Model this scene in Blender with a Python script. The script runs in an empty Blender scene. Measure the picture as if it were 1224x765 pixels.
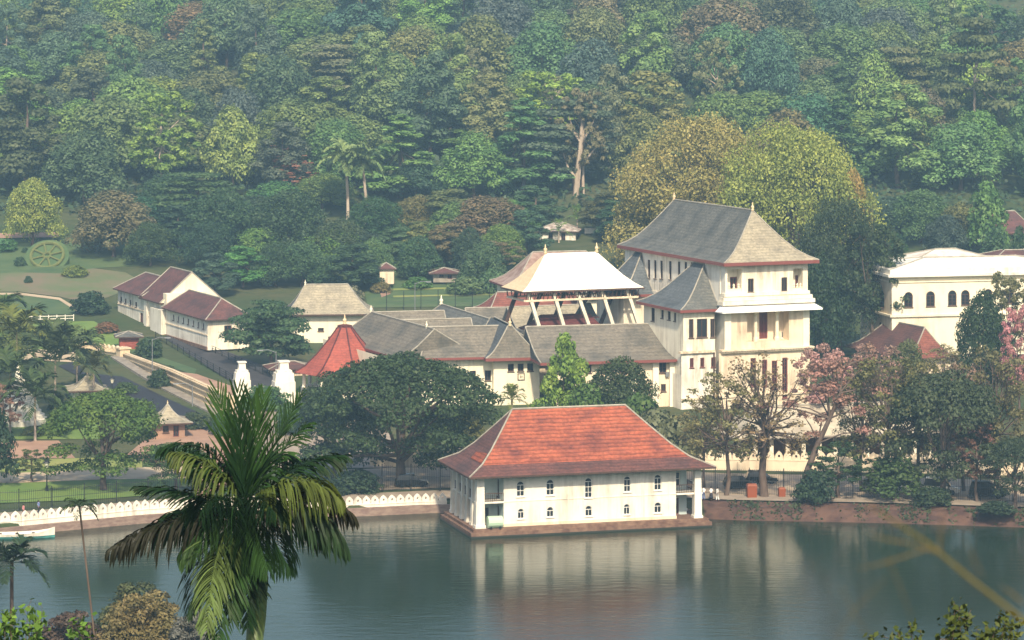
import bpy, math, random
import numpy as np
from mathutils import Vector, Matrix

# ---------------------------------------------------------------- camera, world, sun, exposure
FPX, YH, CAMZ, CX = 3700.0, 8.0, 65.0, 612.0          # focal length and horizon row for a 1224 x 765 frame
scene = bpy.context.scene
C = scene.collection
R = math.radians
cam_d = bpy.data.cameras.new("camera")
cam = bpy.data.objects.new("camera", cam_d); C.objects.link(cam)
cam_d.sensor_width = 36.0; cam_d.sensor_fit = 'HORIZONTAL'
cam_d.lens = 36.0 * FPX / 1224.0
cam_d.shift_y = -(382.5 - YH) / 1224.0
cam_d.clip_start = 0.2; cam_d.clip_end = 6000
cam_d.dof.use_dof = True; cam_d.dof.focus_distance = 400; cam_d.dof.aperture_fstop = 9.0
cam.location = (0, 0, CAMZ); cam.rotation_euler = (R(90), 0, 0)
scene.camera = cam

SUN_EL, SUN_AZ = R(42), R(6)                          # azimuth: to the right of straight behind the camera
sdir = Vector((math.sin(SUN_AZ) * math.cos(SUN_EL), -math.cos(SUN_AZ) * math.cos(SUN_EL), math.sin(SUN_EL)))
world = bpy.data.worlds.new("World"); scene.world = world; world.use_nodes = True
wn = world.node_tree.nodes; wl = world.node_tree.links
sky = wn.new('ShaderNodeTexSky'); sky.sky_type = 'NISHITA'; sky.sun_disc = False
sky.sun_elevation = SUN_EL; sky.sun_rotation = math.atan2(sdir.x, sdir.y)
sky.air_density = 1.3; sky.dust_density = 3.0; sky.ozone_density = 1.0
wn['Background'].inputs['Strength'].default_value = 0.13
wl.new(sky.outputs[0], wn['Background'].inputs['Color'])
sl = bpy.data.lights.new("sun", 'SUN'); sl.energy = 4.5; sl.angle = R(2.5); sl.color = (1.0, 0.868, 0.65)
sun = bpy.data.objects.new("sun", sl); C.objects.link(sun)
sun.rotation_euler = (-sdir).to_track_quat('-Z', 'Y').to_euler()
sun.location = sdir * 900
vs = scene.view_settings
scene.display_settings.display_device = 'sRGB'
vs.view_transform = 'Standard'; vs.look = 'None'; vs.gamma = 1.0; vs.use_curve_mapping = False
vs.exposure = 0.55
cy = scene.cycles
cy.max_bounces = 6; cy.diffuse_bounces = 3; cy.glossy_bounces = 3; cy.transmission_bounces = 3
cy.volume_bounces = 0; cy.transparent_max_bounces = 6; cy.use_denoising = True
cy.caustics_reflective = False; cy.caustics_refractive = False

# ---------------------------------------------------------------- geometry helpers
def P(px, py, Y): return Vector(((px - CX) * Y / FPX, Y, CAMZ - (py - YH) * Y / FPX))
def G(px, py, z=0.0):
    Y = (CAMZ - z) * FPX / (py - YH); return Vector(((px - CX) * Y / FPX, Y, z))

SHORE = [(-170, 366), (-63, 380), (-43.6, 391.7), (-20.5, 395), (-10.6, 398), (10, 399), (24, 393), (30, 391.7), (46, 390), (64, 386.5), (130, 374), (460, 360)]
def yshore(x):
    if x <= SHORE[0][0]: return SHORE[0][1] - (SHORE[0][0] - x) * 0.03
    for (a, b), (c, d) in zip(SHORE, SHORE[1:]):
        if x <= c: return b + (d - b) * (x - a) / (c - a)
    return SHORE[-1][1]
LAND = [(408, 1.6), (430, 2.0), (466, 3.0), (510, 4.0), (557, 6.0), (606, 9.0), (646, 14.0), (680, 18.0), (900, 64.0), (1050, 98.0), (1215, 136.0)]
NEAR = [(-85, 63.3), (0, 63.3), (250, 4.6), (268, 0.6), (275, -3.0)]
def lin(tab, y):
    if y <= tab[0][0]: return tab[0][1]
    for (a, b), (c, d) in zip(tab, tab[1:]):
        if y <= c: return b + (d - b) * (y - a) / (c - a)
    return tab[-1][1]
def ter(x, y):
    if y < 300: return lin(NEAR, y)
    z = lin(LAND, y)
    if y > 680:
        k = min((y - 680) / 120.0, 1.0)
        z += k * (3.0 * math.sin(x * 0.021 + 1.0) + 2.0 * math.sin(x * 0.055 + y * 0.013) + 1.5 * math.sin(y * 0.04 + x * 0.01))
    return z
def onter(px, py):
    z = 3.0
    for _ in range(30):
        g = G(px, py, z); z = 0.5 * z + 0.5 * ter(g.x, g.y)
    g = G(px, py, z); g.z = ter(g.x, g.y); return g

class Frame:
    def __init__(s, o, rz): s.o = Vector(o); s.c = math.cos(rz); s.s = math.sin(rz); s.rz = rz
    def w(s, u, v, z): return Vector((s.o.x + u * s.c - v * s.s, s.o.y + u * s.s + v * s.c, z))
    def local(s, p): dx = p.x - s.o.x; dy = p.y - s.o.y; return (dx * s.c + dy * s.s, -dx * s.s + dy * s.c, p.z)

class MB:
    def __init__(s): s.v = []; s.f = []; s.m = []
    def poly(s, pts, m=0):
        n = len(s.v); s.v += [tuple(p) for p in pts]; s.f.append(tuple(range(n, n + len(pts)))); s.m.append(m)
    def hexa(s, b, t, m=0):      # bottom 4 and top 4 points, counter-clockwise seen from above
        n = len(s.v); s.v += [tuple(p) for p in b] + [tuple(p) for p in t]
        for q in ((3, 2, 1, 0), (4, 5, 6, 7), (0, 1, 5, 4), (1, 2, 6, 5), (2, 3, 7, 6), (3, 0, 4, 7)):
            s.f.append(tuple(n + i for i in q)); s.m.append(m)
    def box(s, F, u0, u1, v0, v1, z0, z1, m=0, taper=0.0):
        b = [F.w(u0, v0, z0), F.w(u1, v0, z0), F.w(u1, v1, z0), F.w(u0, v1, z0)]
        a = taper
        t = [F.w(u0 + a, v0 + a, z1), F.w(u1 - a, v0 + a, z1), F.w(u1 - a, v1 - a, z1), F.w(u0 + a, v1 - a, z1)]
        s.hexa(b, t, m)
    def tube(s, pts, rad, n=6, m=0, cap=True):
        pts = [Vector(p) for p in pts]; base = len(s.v); ref = Vector((0.13, 0.97, 0.21))
        for i, p in enumerate(pts):
            d = (pts[min(i + 1, len(pts) - 1)] - pts[max(i - 1, 0)])
            d = d.normalized() if d.length > 1e-9 else Vector((0, 0, 1))
            a = d.cross(ref)
            a = a.normalized() if a.length > 1e-3 else d.orthogonal().normalized()
            b = d.cross(a); r = rad[i] if hasattr(rad, '__len__') else rad
            for k in range(n):
                t = 2 * math.pi * k / n; s.v.append(tuple(p + (a * math.cos(t) + b * math.sin(t)) * r))
        for i in range(len(pts) - 1):
            for k in range(n):
                k2 = (k + 1) % n
                s.f.append((base + i * n + k, base + i * n + k2, base + (i + 1) * n + k2, base + (i + 1) * n + k)); s.m.append(m)
        if cap:
            s.f.append(tuple(base + k for k in range(n))); s.m.append(m)
            e = base + (len(pts) - 1) * n; s.f.append(tuple(e + k for k in reversed(range(n)))); s.m.append(m)
    def lathe(s, c, prof, n=16, m=0, sx=1.0, sy=1.0):
        base = len(s.v)
        for r, z in prof:
            for k in range(n):
                t = 2 * math.pi * k / n; s.v.append((c[0] + r * sx * math.cos(t), c[1] + r * sy * math.sin(t), c[2] + z))
        for i in range(len(prof) - 1):
            for k in range(n):
                k2 = (k + 1) % n
                s.f.append((base + i * n + k, base + i * n + k2, base + (i + 1) * n + k2, base + (i + 1) * n + k)); s.m.append(m)
        s.f.append(tuple(base + k for k in reversed(range(n)))); s.m.append(m)
        e = base + (len(prof) - 1) * n; s.f.append(tuple(e + k for k in range(n))); s.m.append(m)
    def build(s, name, mats, parent=None, smooth=False):
        me = bpy.data.meshes.new(name)
        off = world_loc(parent) if parent is not None else Vector((0, 0, 0))
        me.from_pydata([(x - off.x, y - off.y, z - off.z) for x, y, z in s.v], [], s.f)
        if not isinstance(mats, (list, tuple)): mats = [mats]
        for m in mats: me.materials.append(m)
        if len(mats) > 1: me.polygons.foreach_set('material_index', s.m)
        if smooth: me.polygons.foreach_set('use_smooth', [True] * len(s.f))
        me.update()
        o = bpy.data.objects.new(name, me); C.objects.link(o)
        if parent is not None: o.parent = parent
        return o
WL = {}
def world_loc(o):
    if o is None: return Vector((0, 0, 0))
    return Vector(o.location) + world_loc(o.parent)

def tag(o, label=None, cat=None, group=None, kind=None):
    if label: o['label'] = label
    if cat: o['category'] = cat
    if group: o['group'] = group
    if kind: o['kind'] = kind
    return o
def thing(name, label, cat, loc=(0, 0, 0), group=None):
    o = bpy.data.objects.new(name, None); C.objects.link(o); o.location = loc; o.empty_display_size = 0.3
    return tag(o, label, cat, group)
def recentre(o):
    """put a one-mesh object's origin at the base centre of its mesh"""
    me = o.data; n = len(me.vertices); co = np.empty(n * 3); me.vertices.foreach_get('co', co); co = co.reshape(n, 3)
    b = np.array([(co[:, 0].min() + co[:, 0].max()) / 2, (co[:, 1].min() + co[:, 1].max()) / 2, co[:, 2].min()])
    me.vertices.foreach_set('co', (co - b).ravel()); me.update(); o.location = Vector(o.location) + Vector(b); return o
def copy_tree(o, parent=None):
    c = o.copy(); C.objects.link(c); c.parent = parent
    for ch in list(o.children): copy_tree(ch, c)
    return c

# ---------------------------------------------------------------- materials
def lk(nt, a, b): nt.links.new(a, b)
def newmat(name, col, rough=0.8, spec=0.3):
    m = bpy.data.materials.new(name); m.use_nodes = True
    b = m.node_tree.nodes['Principled BSDF']
    b.inputs['Base Color'].default_value = (*col, 1); b.inputs['Roughness'].default_value = rough
    b.inputs['Specular IOR Level'].default_value = spec
    return m
def noise_mix(nt, scale, detail, c1, c2, lo=0.35, hi=0.65, stretch=(1, 1, 1), coord='Object', rough=0.6):
    n = nt.nodes; tc = n.new('ShaderNodeTexCoord'); mp = n.new('ShaderNodeMapping'); mp.inputs['Scale'].default_value = stretch
    nz = n.new('ShaderNodeTexNoise'); nz.inputs['Scale'].default_value = scale; nz.inputs['Detail'].default_value = detail
    nz.inputs['Roughness'].default_value = rough
    lk(nt, tc.outputs[coord], mp.inputs['Vector']); lk(nt, mp.outputs[0], nz.inputs['Vector'])
    mr = n.new('ShaderNodeMapRange'); mr.inputs['From Min'].default_value = lo; mr.inputs['From Max'].default_value = hi
    lk(nt, nz.outputs['Fac'], mr.inputs['Value'])
    mx = n.new('ShaderNodeMix'); mx.data_type = 'RGBA'; lk(nt, mr.outputs[0], mx.inputs['Factor'])
    for sck, c in ((6, c1), (7, c2)):
        if hasattr(c, 'is_linked'): lk(nt, c, mx.inputs[sck])
        else: mx.inputs[sck].default_value = (*c, 1)
    return mx.outputs[2], mr.outputs[0]
def plaster(name, c, dirt, amount=0.6, low=0.50, hi=0.78):
    """painted lime plaster: blotches, rain streaks below ledges"""
    m = newmat(name, c, 0.85, 0.2); nt = m.node_tree
    a, _ = noise_mix(nt, 0.55, 5, c, tuple(x * .93 for x in c), 0.35, 0.7)
    b, f1 = noise_mix(nt, 1.1, 6, a, dirt, low - .05, low + .22, stretch=(1.2, 1.2, 0.14))
    mxn = f1.node; _, f2 = noise_mix(nt, 0.16, 5, a, dirt, 0.38, 0.66)
    mu = nt.nodes.new('ShaderNodeMath'); mu.operation = 'MULTIPLY'; lk(nt, f1, mu.inputs[0]); lk(nt, f2, mu.inputs[1])
    mu2 = nt.nodes.new('ShaderNodeMath'); mu2.operation = 'MULTIPLY'; mu2.inputs[1].default_value = min(1, amount * 1.7); lk(nt, mu.outputs[0], mu2.inputs[0])
    lk(nt, mu2.outputs[0], b.node.inputs['Factor'])
    d, _ = noise_mix(nt, 0.25, 4, b, dirt, 0.58, 1.0)
    lk(nt, d, nt.nodes['Principled BSDF'].inputs['Base Color']); return m
def tiles(name, c1, c2, c3, row=0.34, rowdark=0.55, streak=1.6):
    """clay or flat tile roof: courses along the height, single tiles differing, weather streaks"""
    m = newmat(name, c1, 0.8, 0.25); nt = m.node_tree; n = nt.nodes
    a, _ = noise_mix(nt, 2.6, 4, c1, c2, 0.38, 0.62, stretch=(1, 1, 1.6))
    b, _ = noise_mix(nt, 0.33, 6, a, c3, 0.44, 0.68, stretch=(1, 1, streak))
    tc = n.new('ShaderNodeTexCoord'); sx = n.new('ShaderNodeSeparateXYZ'); lk(nt, tc.outputs['Object'], sx.inputs[0])
    nz = n.new('ShaderNodeTexNoise'); nz.inputs['Scale'].default_value = 0.6; lk(nt, tc.outputs['Object'], nz.inputs['Vector'])
    ad = n.new('ShaderNodeMath'); ad.operation = 'MULTIPLY_ADD'; ad.inputs[1].default_value = 0.25; lk(nt, nz.outputs['Fac'], ad.inputs[0]); lk(nt, sx.outputs['Z'], ad.inputs[2])
    dv = n.new('ShaderNodeMath'); dv.operation = 'DIVIDE'; dv.inputs[1].default_value = row; lk(nt, ad.outputs[0], dv.inputs[0])
    fr = n.new('ShaderNodeMath'); fr.operation = 'FRACT'; lk(nt, dv.outputs[0], fr.inputs[0])
    mr = n.new('ShaderNodeMapRange'); mr.inputs['From Min'].default_value = 0.0; mr.inputs['From Max'].default_value = 0.5
    mr.inputs['To Min'].default_value = rowdark; mr.inputs['To Max'].default_value = 1.0; lk(nt, fr.outputs[0], mr.inputs['Value'])
    v3 = n.new('ShaderNodeTexVoronoi'); v3.inputs['Scale'].default_value = 3.2; lk(nt, tc.outputs['Object'], v3.inputs['Vector'])
    hv = n.new('ShaderNodeHueSaturation'); lk(nt, b, hv.inputs['Color'])
    sp = n.new('ShaderNodeSeparateColor'); lk(nt, v3.outputs['Color'], sp.inputs[0])
    m2 = n.new('ShaderNodeMapRange'); m2.inputs['To Min'].default_value = 0.82; m2.inputs['To Max'].default_value = 1.16; lk(nt, sp.outputs[0], m2.inputs['Value'])
    mu = n.new('ShaderNodeMath'); mu.operation = 'MULTIPLY'; lk(nt, m2.outputs[0], mu.inputs[0]); lk(nt, mr.outputs[0], mu.inputs[1])
    lk(nt, mu.outputs[0], hv.inputs['Value'])
    lk(nt, hv.outputs[0], n['Principled BSDF'].inputs['Base Color'])
    bp = n.new('ShaderNodeBump'); bp.inputs['Strength'].default_value = 0.5; bp.inputs['Distance'].default_value = 0.06
    lk(nt, fr.outputs[0], bp.inputs['Height']); lk(nt, bp.outputs[0], n['Principled BSDF'].inputs['Normal'])
    return m
def blotch(name, c1, c2, scale=1.0, detail=6, rough=0.85, lo=.38, hi=.62, stretch=(1, 1, 1), bump=0.0):
    m = newmat(name, c1, rough, 0.25); nt = m.node_tree
    a, fac = noise_mix(nt, scale, detail, c1, c2, lo, hi, stretch)
    lk(nt, a, nt.nodes['Principled BSDF'].inputs['Base Color'])
    if bump:
        bp = nt.nodes.new('ShaderNodeBump'); bp.inputs['Strength'].default_value = bump; bp.inputs['Distance'].default_value = 0.1
        lk(nt, fac, bp.inputs['Height']); lk(nt, bp.outputs[0], nt.nodes['Principled BSDF'].inputs['Normal'])
    return m
def foliage(name, rough=0.55, trans=0.30, spec=0.25):
    """leaves: colour from the object, each leaf differing a little, patches of younger leaf"""
    m = bpy.data.materials.new(name); m.use_nodes = True; nt = m.node_tree; n = nt.nodes
    b = n['Principled BSDF']; b.inputs['Roughness'].default_value = rough; b.inputs['Specular IOR Level'].default_value = spec
    oi = n.new('ShaderNodeObjectInfo'); ge = n.new('ShaderNodeNewGeometry'); tc = n.new('ShaderNodeTexCoord')
    nz = n.new('ShaderNodeTexNoise'); nz.inputs['Scale'].default_value = 0.45; nz.inputs['Detail'].default_value = 3
    lk(nt, tc.outputs['Object'], nz.inputs['Vector'])
    hv = n.new('ShaderNodeHueSaturation'); lk(nt, oi.outputs['Color'], hv.inputs['Color'])
    m1 = n.new('ShaderNodeMapRange'); m1.inputs['To Min'].default_value = 0.68; m1.inputs['To Max'].default_value = 1.32; lk(nt, ge.outputs['Random Per Island'], m1.inputs['Value'])
    m2 = n.new('ShaderNodeMapRange'); m2.inputs['From Min'].default_value = 0.3; m2.inputs['From Max'].default_value = 0.7
    m2.inputs['To Min'].default_value = 0.75; m2.inputs['To Max'].default_value = 1.3; lk(nt, nz.outputs['Fac'], m2.inputs['Value'])
    mu = n.new('ShaderNodeMath'); mu.operation = 'MULTIPLY'; lk(nt, m1.outputs[0], mu.inputs[0]); lk(nt, m2.outputs[0], mu.inputs[1]); lk(nt, mu.outputs[0], hv.inputs['Value'])
    m3 = n.new('ShaderNodeMapRange'); m3.inputs['From Min'].default_value = 0.3; m3.inputs['From Max'].default_value = 0.7
    m3.inputs['To Min'].default_value = 0.515; m3.inputs['To Max'].default_value = 0.48; lk(nt, nz.outputs['Fac'], m3.inputs['Value']); lk(nt, m3.outputs[0], hv.inputs['Hue'])
    lk(nt, hv.outputs[0], b.inputs['Base Color'])
    tr = n.new('ShaderNodeBsdfTranslucent'); lk(nt, hv.outputs[0], tr.inputs['Color'])
    mx = n.new('ShaderNodeMixShader'); mx.inputs[0].default_value = trans
    lk(nt, b.outputs[0], mx.inputs[1]); lk(nt, tr.outputs[0], mx.inputs[2]); lk(nt, mx.outputs[0], n['Material Output'].inputs['Surface'])
    return m
M = {}
M['white'] = plaster('white_plaster', (.79, .735, .63), (.36, .31, .24), 0.62, .44)
M['cream'] = plaster('cream_plaster', (.80, .72, .54), (.46, .37, .26), 0.45)
M['warm'] = plaster('warm_white_plaster', (.82, .75, .60), (.38, .31, .22), 0.62, .44)
M['stain'] = plaster('stained_cream_plaster', (.76, .63, .46), (.38, .28, .19), 0.7, 0.42)
M['shadewall'] = plaster('shade_tinted_wall', (.50, .60, .58), (.35, .38, .36), 0.5)  # blue-green tint puts the verandah shade into the wall colour
M['gold'] = blotch('pale_gilded_sheet_roof', (.86, .80, .70), (.80, .72, .60), 0.6, rough=0.42)
M['goldside'] = blotch('gilded_metal', (.66, .52, .32), (.56, .42, .25), 2.0, rough=0.45)  # finials, and the canopy's left slope with its shade in the colour
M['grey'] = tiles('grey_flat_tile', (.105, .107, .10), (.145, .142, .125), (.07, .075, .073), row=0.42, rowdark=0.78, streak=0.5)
M['bluegrey'] = tiles('blue_grey_flat_tile', (.09, .10, .108), (.115, .125, .13), (.065, .073, .08), row=0.42, rowdark=0.8, streak=0.5)  # bluer, darker tile also carries the shade of side slopes
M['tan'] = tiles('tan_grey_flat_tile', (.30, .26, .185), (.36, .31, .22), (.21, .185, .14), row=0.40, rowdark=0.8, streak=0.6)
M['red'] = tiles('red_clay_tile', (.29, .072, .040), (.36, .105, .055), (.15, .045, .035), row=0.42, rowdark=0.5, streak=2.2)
M['darkred'] = tiles('dark_and_shaded_clay_tile', (.105, .05, .046), (.14, .065, .055), (.07, .042, .042), row=0.30, rowdark=0.7)  # dark roofs, and slopes whose shade is put into the tile
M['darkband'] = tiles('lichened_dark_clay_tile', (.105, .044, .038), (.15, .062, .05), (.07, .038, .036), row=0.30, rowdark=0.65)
M['oldred'] = tiles('old_brown_red_tile', (.19, .062, .045), (.24, .085, .06), (.12, .045, .038), row=0.32, rowdark=0.65)
M['octred'] = tiles('painted_red_tile', (.30, .068, .048), (.35, .09, .06), (.23, .06, .045), row=0.35, rowdark=0.8)
M['maroon'] = tiles('maroon_tile', (.10, .024, .024), (.12, .032, .03), (.07, .02, .02), row=0.35, rowdark=0.8)
M['brownroof'] = tiles('brown_corrugated_sheet', (.095, .045, .042), (.14, .058, .05), (.06, .036, .036), row=2.1, rowdark=0.85)
M['fascia'] = newmat('red_brown_fascia', (.19, .055, .045), .6)
M['ridge'] = blotch('ridge_mortar', (.36, .33, .27), (.26, .235, .19), 1.2)
M['wood'] = blotch('dark_wood', (.06, .035, .028), (.09, .05, .035), 2)
M['redwood'] = newmat('dark_red_door_paint', (.13, .035, .03), .5)
M['glass'] = newmat('dark_window_glass', (.018, .022, .028), .12, .5)
M['inside'] = newmat('unlit_room', (.03, .028, .028), .9)
M['frame'] = newmat('white_frame_paint', (.72, .70, .64), .6)
M['plinth'] = blotch('mossy_brown_stone', (.11, .058, .042), (.24, .15, .10), 1.1, lo=.35, hi=.7, bump=.4)
M['stone'] = blotch('grey_stone_ledge', (.30, .26, .21), (.20, .17, .14), 0.8)
M['embank'] = blotch('brown_embankment_stone', (.17, .11, .09), (.25, .18, .14), 0.9, stretch=(1, 1, 2.5), bump=.3)
M['iron'] = newmat('black_iron', (.018, .02, .022), .5)
M['asphalt'] = blotch('asphalt', (.035, .033, .036), (.055, .05, .052), 0.6)
M['pave'] = blotch('pale_pavement', (.25, .20, .155), (.32, .26, .20), 0.5)
M['tanroad'] = blotch('tan_road', (.40, .31, .215), (.33, .25, .18), 0.3)
M['tanpath'] = blotch('sandy_path', (.46, .36, .24), (.38, .29, .19), 0.35)
M['pinkdirt'] = blotch('pinkish_dry_earth', (.36, .22, .15), (.28, .17, .12), 0.25)
M['slope'] = blotch('grassy_earth_slope', (.16, .13, .08), (.10, .13, .055), 0.12)
M['bankdirt'] = blotch('red_brown_bank_earth', (.060, .032, .026), (.11, .06, .042), 0.55, bump=.5)
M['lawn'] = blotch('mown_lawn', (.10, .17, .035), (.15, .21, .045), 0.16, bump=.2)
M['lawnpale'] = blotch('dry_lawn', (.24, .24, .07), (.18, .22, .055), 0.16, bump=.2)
M['lawndark'] = blotch('dark_green_lawn', (.05, .09, .035), (.085, .12, .045), 0.12, bump=.2)  # plain darker green for lawns farther off
M['moat'] = newmat('dark_moat_water', (.030, .028, .032), .55, .06)
M['bark'] = blotch('brown_bark', (.085, .058, .045), (.13, .095, .075), 2.5, stretch=(1, 1, .25))
M['palebark'] = blotch('pale_bark', (.42, .34, .26), (.30, .23, .17), 1.2, stretch=(1, 1, .25))
M['leaf'] = foliage('tree_leaf')
M['palmleaf'] = foliage('palm_leaf', rough=.45, trans=.15, spec=.08)
M['orange'] = newmat('orange_bin_plastic', (.22, .055, .02), .6)
M['teal'] = newmat('teal_boat_paint', (.08, .28, .26), .5)
M['tank'] = newmat('pale_green_tank', (.42, .56, .40), .55)
M['black'] = newmat('black_car_paint', (.012, .013, .016), .22, .5)
M['greycar'] = newmat('grey_car_paint', (.22, .23, .25), .25, .5)
M['whitecar'] = newmat('white_car_paint', (.75, .75, .73), .25, .5)
M['rubber'] = newmat('tyre_rubber', (.02, .02, .02), .9)
M['steel'] = newmat('galvanised_steel', (.16, .165, .17), .45)
M['skin'] = newmat('skin', (.25, .13, .085), .6)
M['hair'] = newmat('black_hair', (.012, .011, .01), .6)
M['lampglass'] = newmat('lantern_glass', (.6, .56, .46), .3)
M['shirt_pink'] = newmat('pink_cloth', (.55, .22, .22), .9)
M['shirt_blue'] = newmat('blue_cloth', (.16, .22, .42), .9)
M['shirt_white'] = newmat('white_cloth', (.75, .75, .72), .9)
M['dark_cloth'] = newmat('dark_cloth', (.03, .03, .04), .9)
# ---------------------------------------------------------------- ground, lake, moat, roads
def ground_material():
    m = newmat('ground_earth_and_grass', (.1, .12, .05), .95, .1); nt = m.node_tree
    a, _ = noise_mix(nt, 0.035, 8, (.045, .07, .025), (.085, .085, .04), .4, .62)
    b, _ = noise_mix(nt, 0.4, 6, a, (.045, .06, .025), .45, .7)
    lk(nt, b, nt.nodes['Principled BSDF'].inputs['Base Color']); return m
def make_ground():
    xs = sorted(set([x * 5.0 for x in range(-86, 87)] + [p[0] for p in SHORE if -430 < p[0] < 430] + [20.0, -12.0]))
    land = sorted(set([a for a, _ in LAND] + list(range(415, 680, 12)) + list(range(690, 1215, 14))))
    near = sorted(set([a for a, _ in NEAR] + list(range(-70, 250, 25))))
    rows = []
    for x in xs:
        ys = yshore(x); bank = 5.0 if x > 22 else 0.4; top = 1.45
        col = [(y, lin(NEAR, y)) for y in near] + [(300, -3.0), (340, -3.0), (ys - 2.5, -3.0), (ys - .3, -.6 if x > 22 else -2.0), (ys, 0.02), (ys + bank * .45, top * (.72 if x > 22 else .9)), (ys + bank, top)]
        col += [(y, ter(x, y)) for y in land]
        rows.append([(x, y, z) for y, z in col])
    mb = MB(); n = len(rows[0])
    mb.v = [p for r in rows for p in r]
    for i in range(len(rows) - 1):
        for j in range(n - 1):
            mb.f.append((i * n + j, (i + 1) * n + j, (i + 1) * n + j + 1, i * n + j + 1)); mb.m.append(0)
    return tag(mb.build('ground', ground_material()), kind='structure')
make_ground()

def water_material(name, col, rough, s1, s2, st):
    m = newmat(name, col, rough, .26); nt = m.node_tree; n = nt.nodes
    n['Principled BSDF'].inputs['IOR'].default_value = 1.33; n['Principled BSDF'].inputs['Specular Tint'].default_value = (.42, .48, .31, 1)
    tc = n.new('ShaderNodeTexCoord'); hs = []
    for sc, stretch, w in ((s1, (.40, 1, 1), 1.0), (s2, (.55, 1, 1), .28), (.06, (.5, 1, 1), 1.0)):
        mp = n.new('ShaderNodeMapping'); mp.inputs['Scale'].default_value = stretch
        nz = n.new('ShaderNodeTexNoise'); nz.inputs['Scale'].default_value = sc; nz.inputs['Detail'].default_value = 3
        lk(nt, tc.outputs['Object'], mp.inputs[0]); lk(nt, mp.outputs[0], nz.inputs['Vector'])
        mu = n.new('ShaderNodeMath'); mu.operation = 'MULTIPLY'; mu.inputs[1].default_value = w; lk(nt, nz.outputs['Fac'], mu.inputs[0]); hs.append(mu.outputs[0])
    a = n.new('ShaderNodeMath'); lk(nt, hs[0], a.inputs[0]); lk(nt, hs[1], a.inputs[1])
    # wind patches: rougher and calmer water
    wp = n.new('ShaderNodeTexNoise'); wp.inputs['Scale'].default_value = 0.022; wp.inputs['Detail'].default_value = 4
    mp = n.new('ShaderNodeMapping'); mp.inputs['Scale'].default_value = (.6, 1.5, 1); lk(nt, tc.outputs['Object'], mp.inputs[0]); lk(nt, mp.outputs[0], wp.inputs['Vector'])
    mr = n.new('ShaderNodeMapRange'); mr.inputs['From Min'].default_value = .38; mr.inputs['From Max'].default_value = .62
    mr.inputs['To Min'].default_value = st * .45; mr.inputs['To Max'].default_value = st; lk(nt, wp.outputs['Fac'], mr.inputs['Value'])
    bp = n.new('ShaderNodeBump'); bp.inputs['Distance'].default_value = 0.12
    lk(nt, mr.outputs[0], bp.inputs['Strength']); lk(nt, a.outputs[0], bp.inputs['Height']); lk(nt, bp.outputs[0], n['Principled BSDF'].inputs['Normal'])
    return m
M['lake'] = water_material('lake_water', (.012, .024, .011), .12, .8, 4.5, .45)
mb = MB(); mb.poly([(-430, 262, 0), (430, 262, 0), (430, 404, 0), (-430, 404, 0)])
tag(mb.build('lake_water', M['lake']), kind='structure')

import bmesh
BREAKS = [a for a, _ in LAND]
def sheet(name, pix, mat, dz=0.06, kind='structure', pts=None):
    """a patch of lawn, path or road lying on the terrain"""
    w = pts or [onter(*p) for p in pix]
    bm = bmesh.new(); vs_ = [bm.verts.new((p.x, p.y, 0)) for p in w]; bm.faces.new(vs_)
    bmesh.ops.triangulate(bm, faces=bm.faces[:])
    for y in BREAKS:
        bmesh.ops.bisect_plane(bm, geom=bm.verts[:] + bm.edges[:] + bm.faces[:], plane_co=(0, y, 0), plane_no=(0, 1, 0))
    for v in bm.verts: v.co.z = ter(v.co.x, v.co.y) + dz
    bmesh.ops.recalc_face_normals(bm, faces=bm.faces[:])
    if sum(f.normal.z for f in bm.faces) < 0: bmesh.ops.reverse_faces(bm, faces=bm.faces[:])
    me = bpy.data.meshes.new(name); bm.to_mesh(me); bm.free(); me.materials.append(mat)
    o = bpy.data.objects.new(name, me); C.objects.link(o)
    return tag(o, kind=kind)

# lakeside walk and street along the water
def strip(name, x0, x1, off0, off1, mat, dz):
    xs = [x0 + (x1 - x0) * i / 30 for i in range(31)]
    a = [Vector((x, max(yshore(x) + off0, 0), 0)) for x in xs]; b = [Vector((x, yshore(x) + off1, 0)) for x in reversed(xs)]
    def z(x, y): return 1.45 + (lin(LAND, y) - 1.45) * max(0, min(1, (y - yshore(x)) / 40.0)) if y < 408 else lin(LAND, y)
    mb = MB(); n = len(xs); b = list(reversed(b))
    K = 6
    for i in range(n - 1):
        for k in range(K):
            q = []
            for (ii, kk) in ((i, k), (i + 1, k), (i + 1, k + 1), (i, k + 1)):
                p = a[ii].lerp(b[ii], kk / K); q.append((p.x, p.y, max(z(p.x, p.y), ter(p.x, p.y)) + dz))
            mb.poly(q)
    return tag(mb.build(name, mat), kind='structure')
strip('lakeside_path', -140, 22, 0.6, 7.5, M['pave'], .05)
strip('lakeside_road', -24, 200, 9.5, 27, M['tanroad'], .07)
strip('pavement', 22, 200, 5.2, 9.3, M['pave'], .12)
strip('bank_earth', 24.5, 200, -.25, 5.2, M['bankdirt'], .0).location.z = 0.02
# the earth bank slopes, so lay its sheet on the ground's own slope
o = bpy.data.objects['bank_earth']
for v in o.data.vertices:
    x, y, _ = v.co; d = max(-.06, (y - yshore(x)) / 5.0)
    v.co.z = (1.45 * (.72 * d / .45 if d < .45 else .72 + .28 * (d - .45) / .55)) + .06
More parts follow.
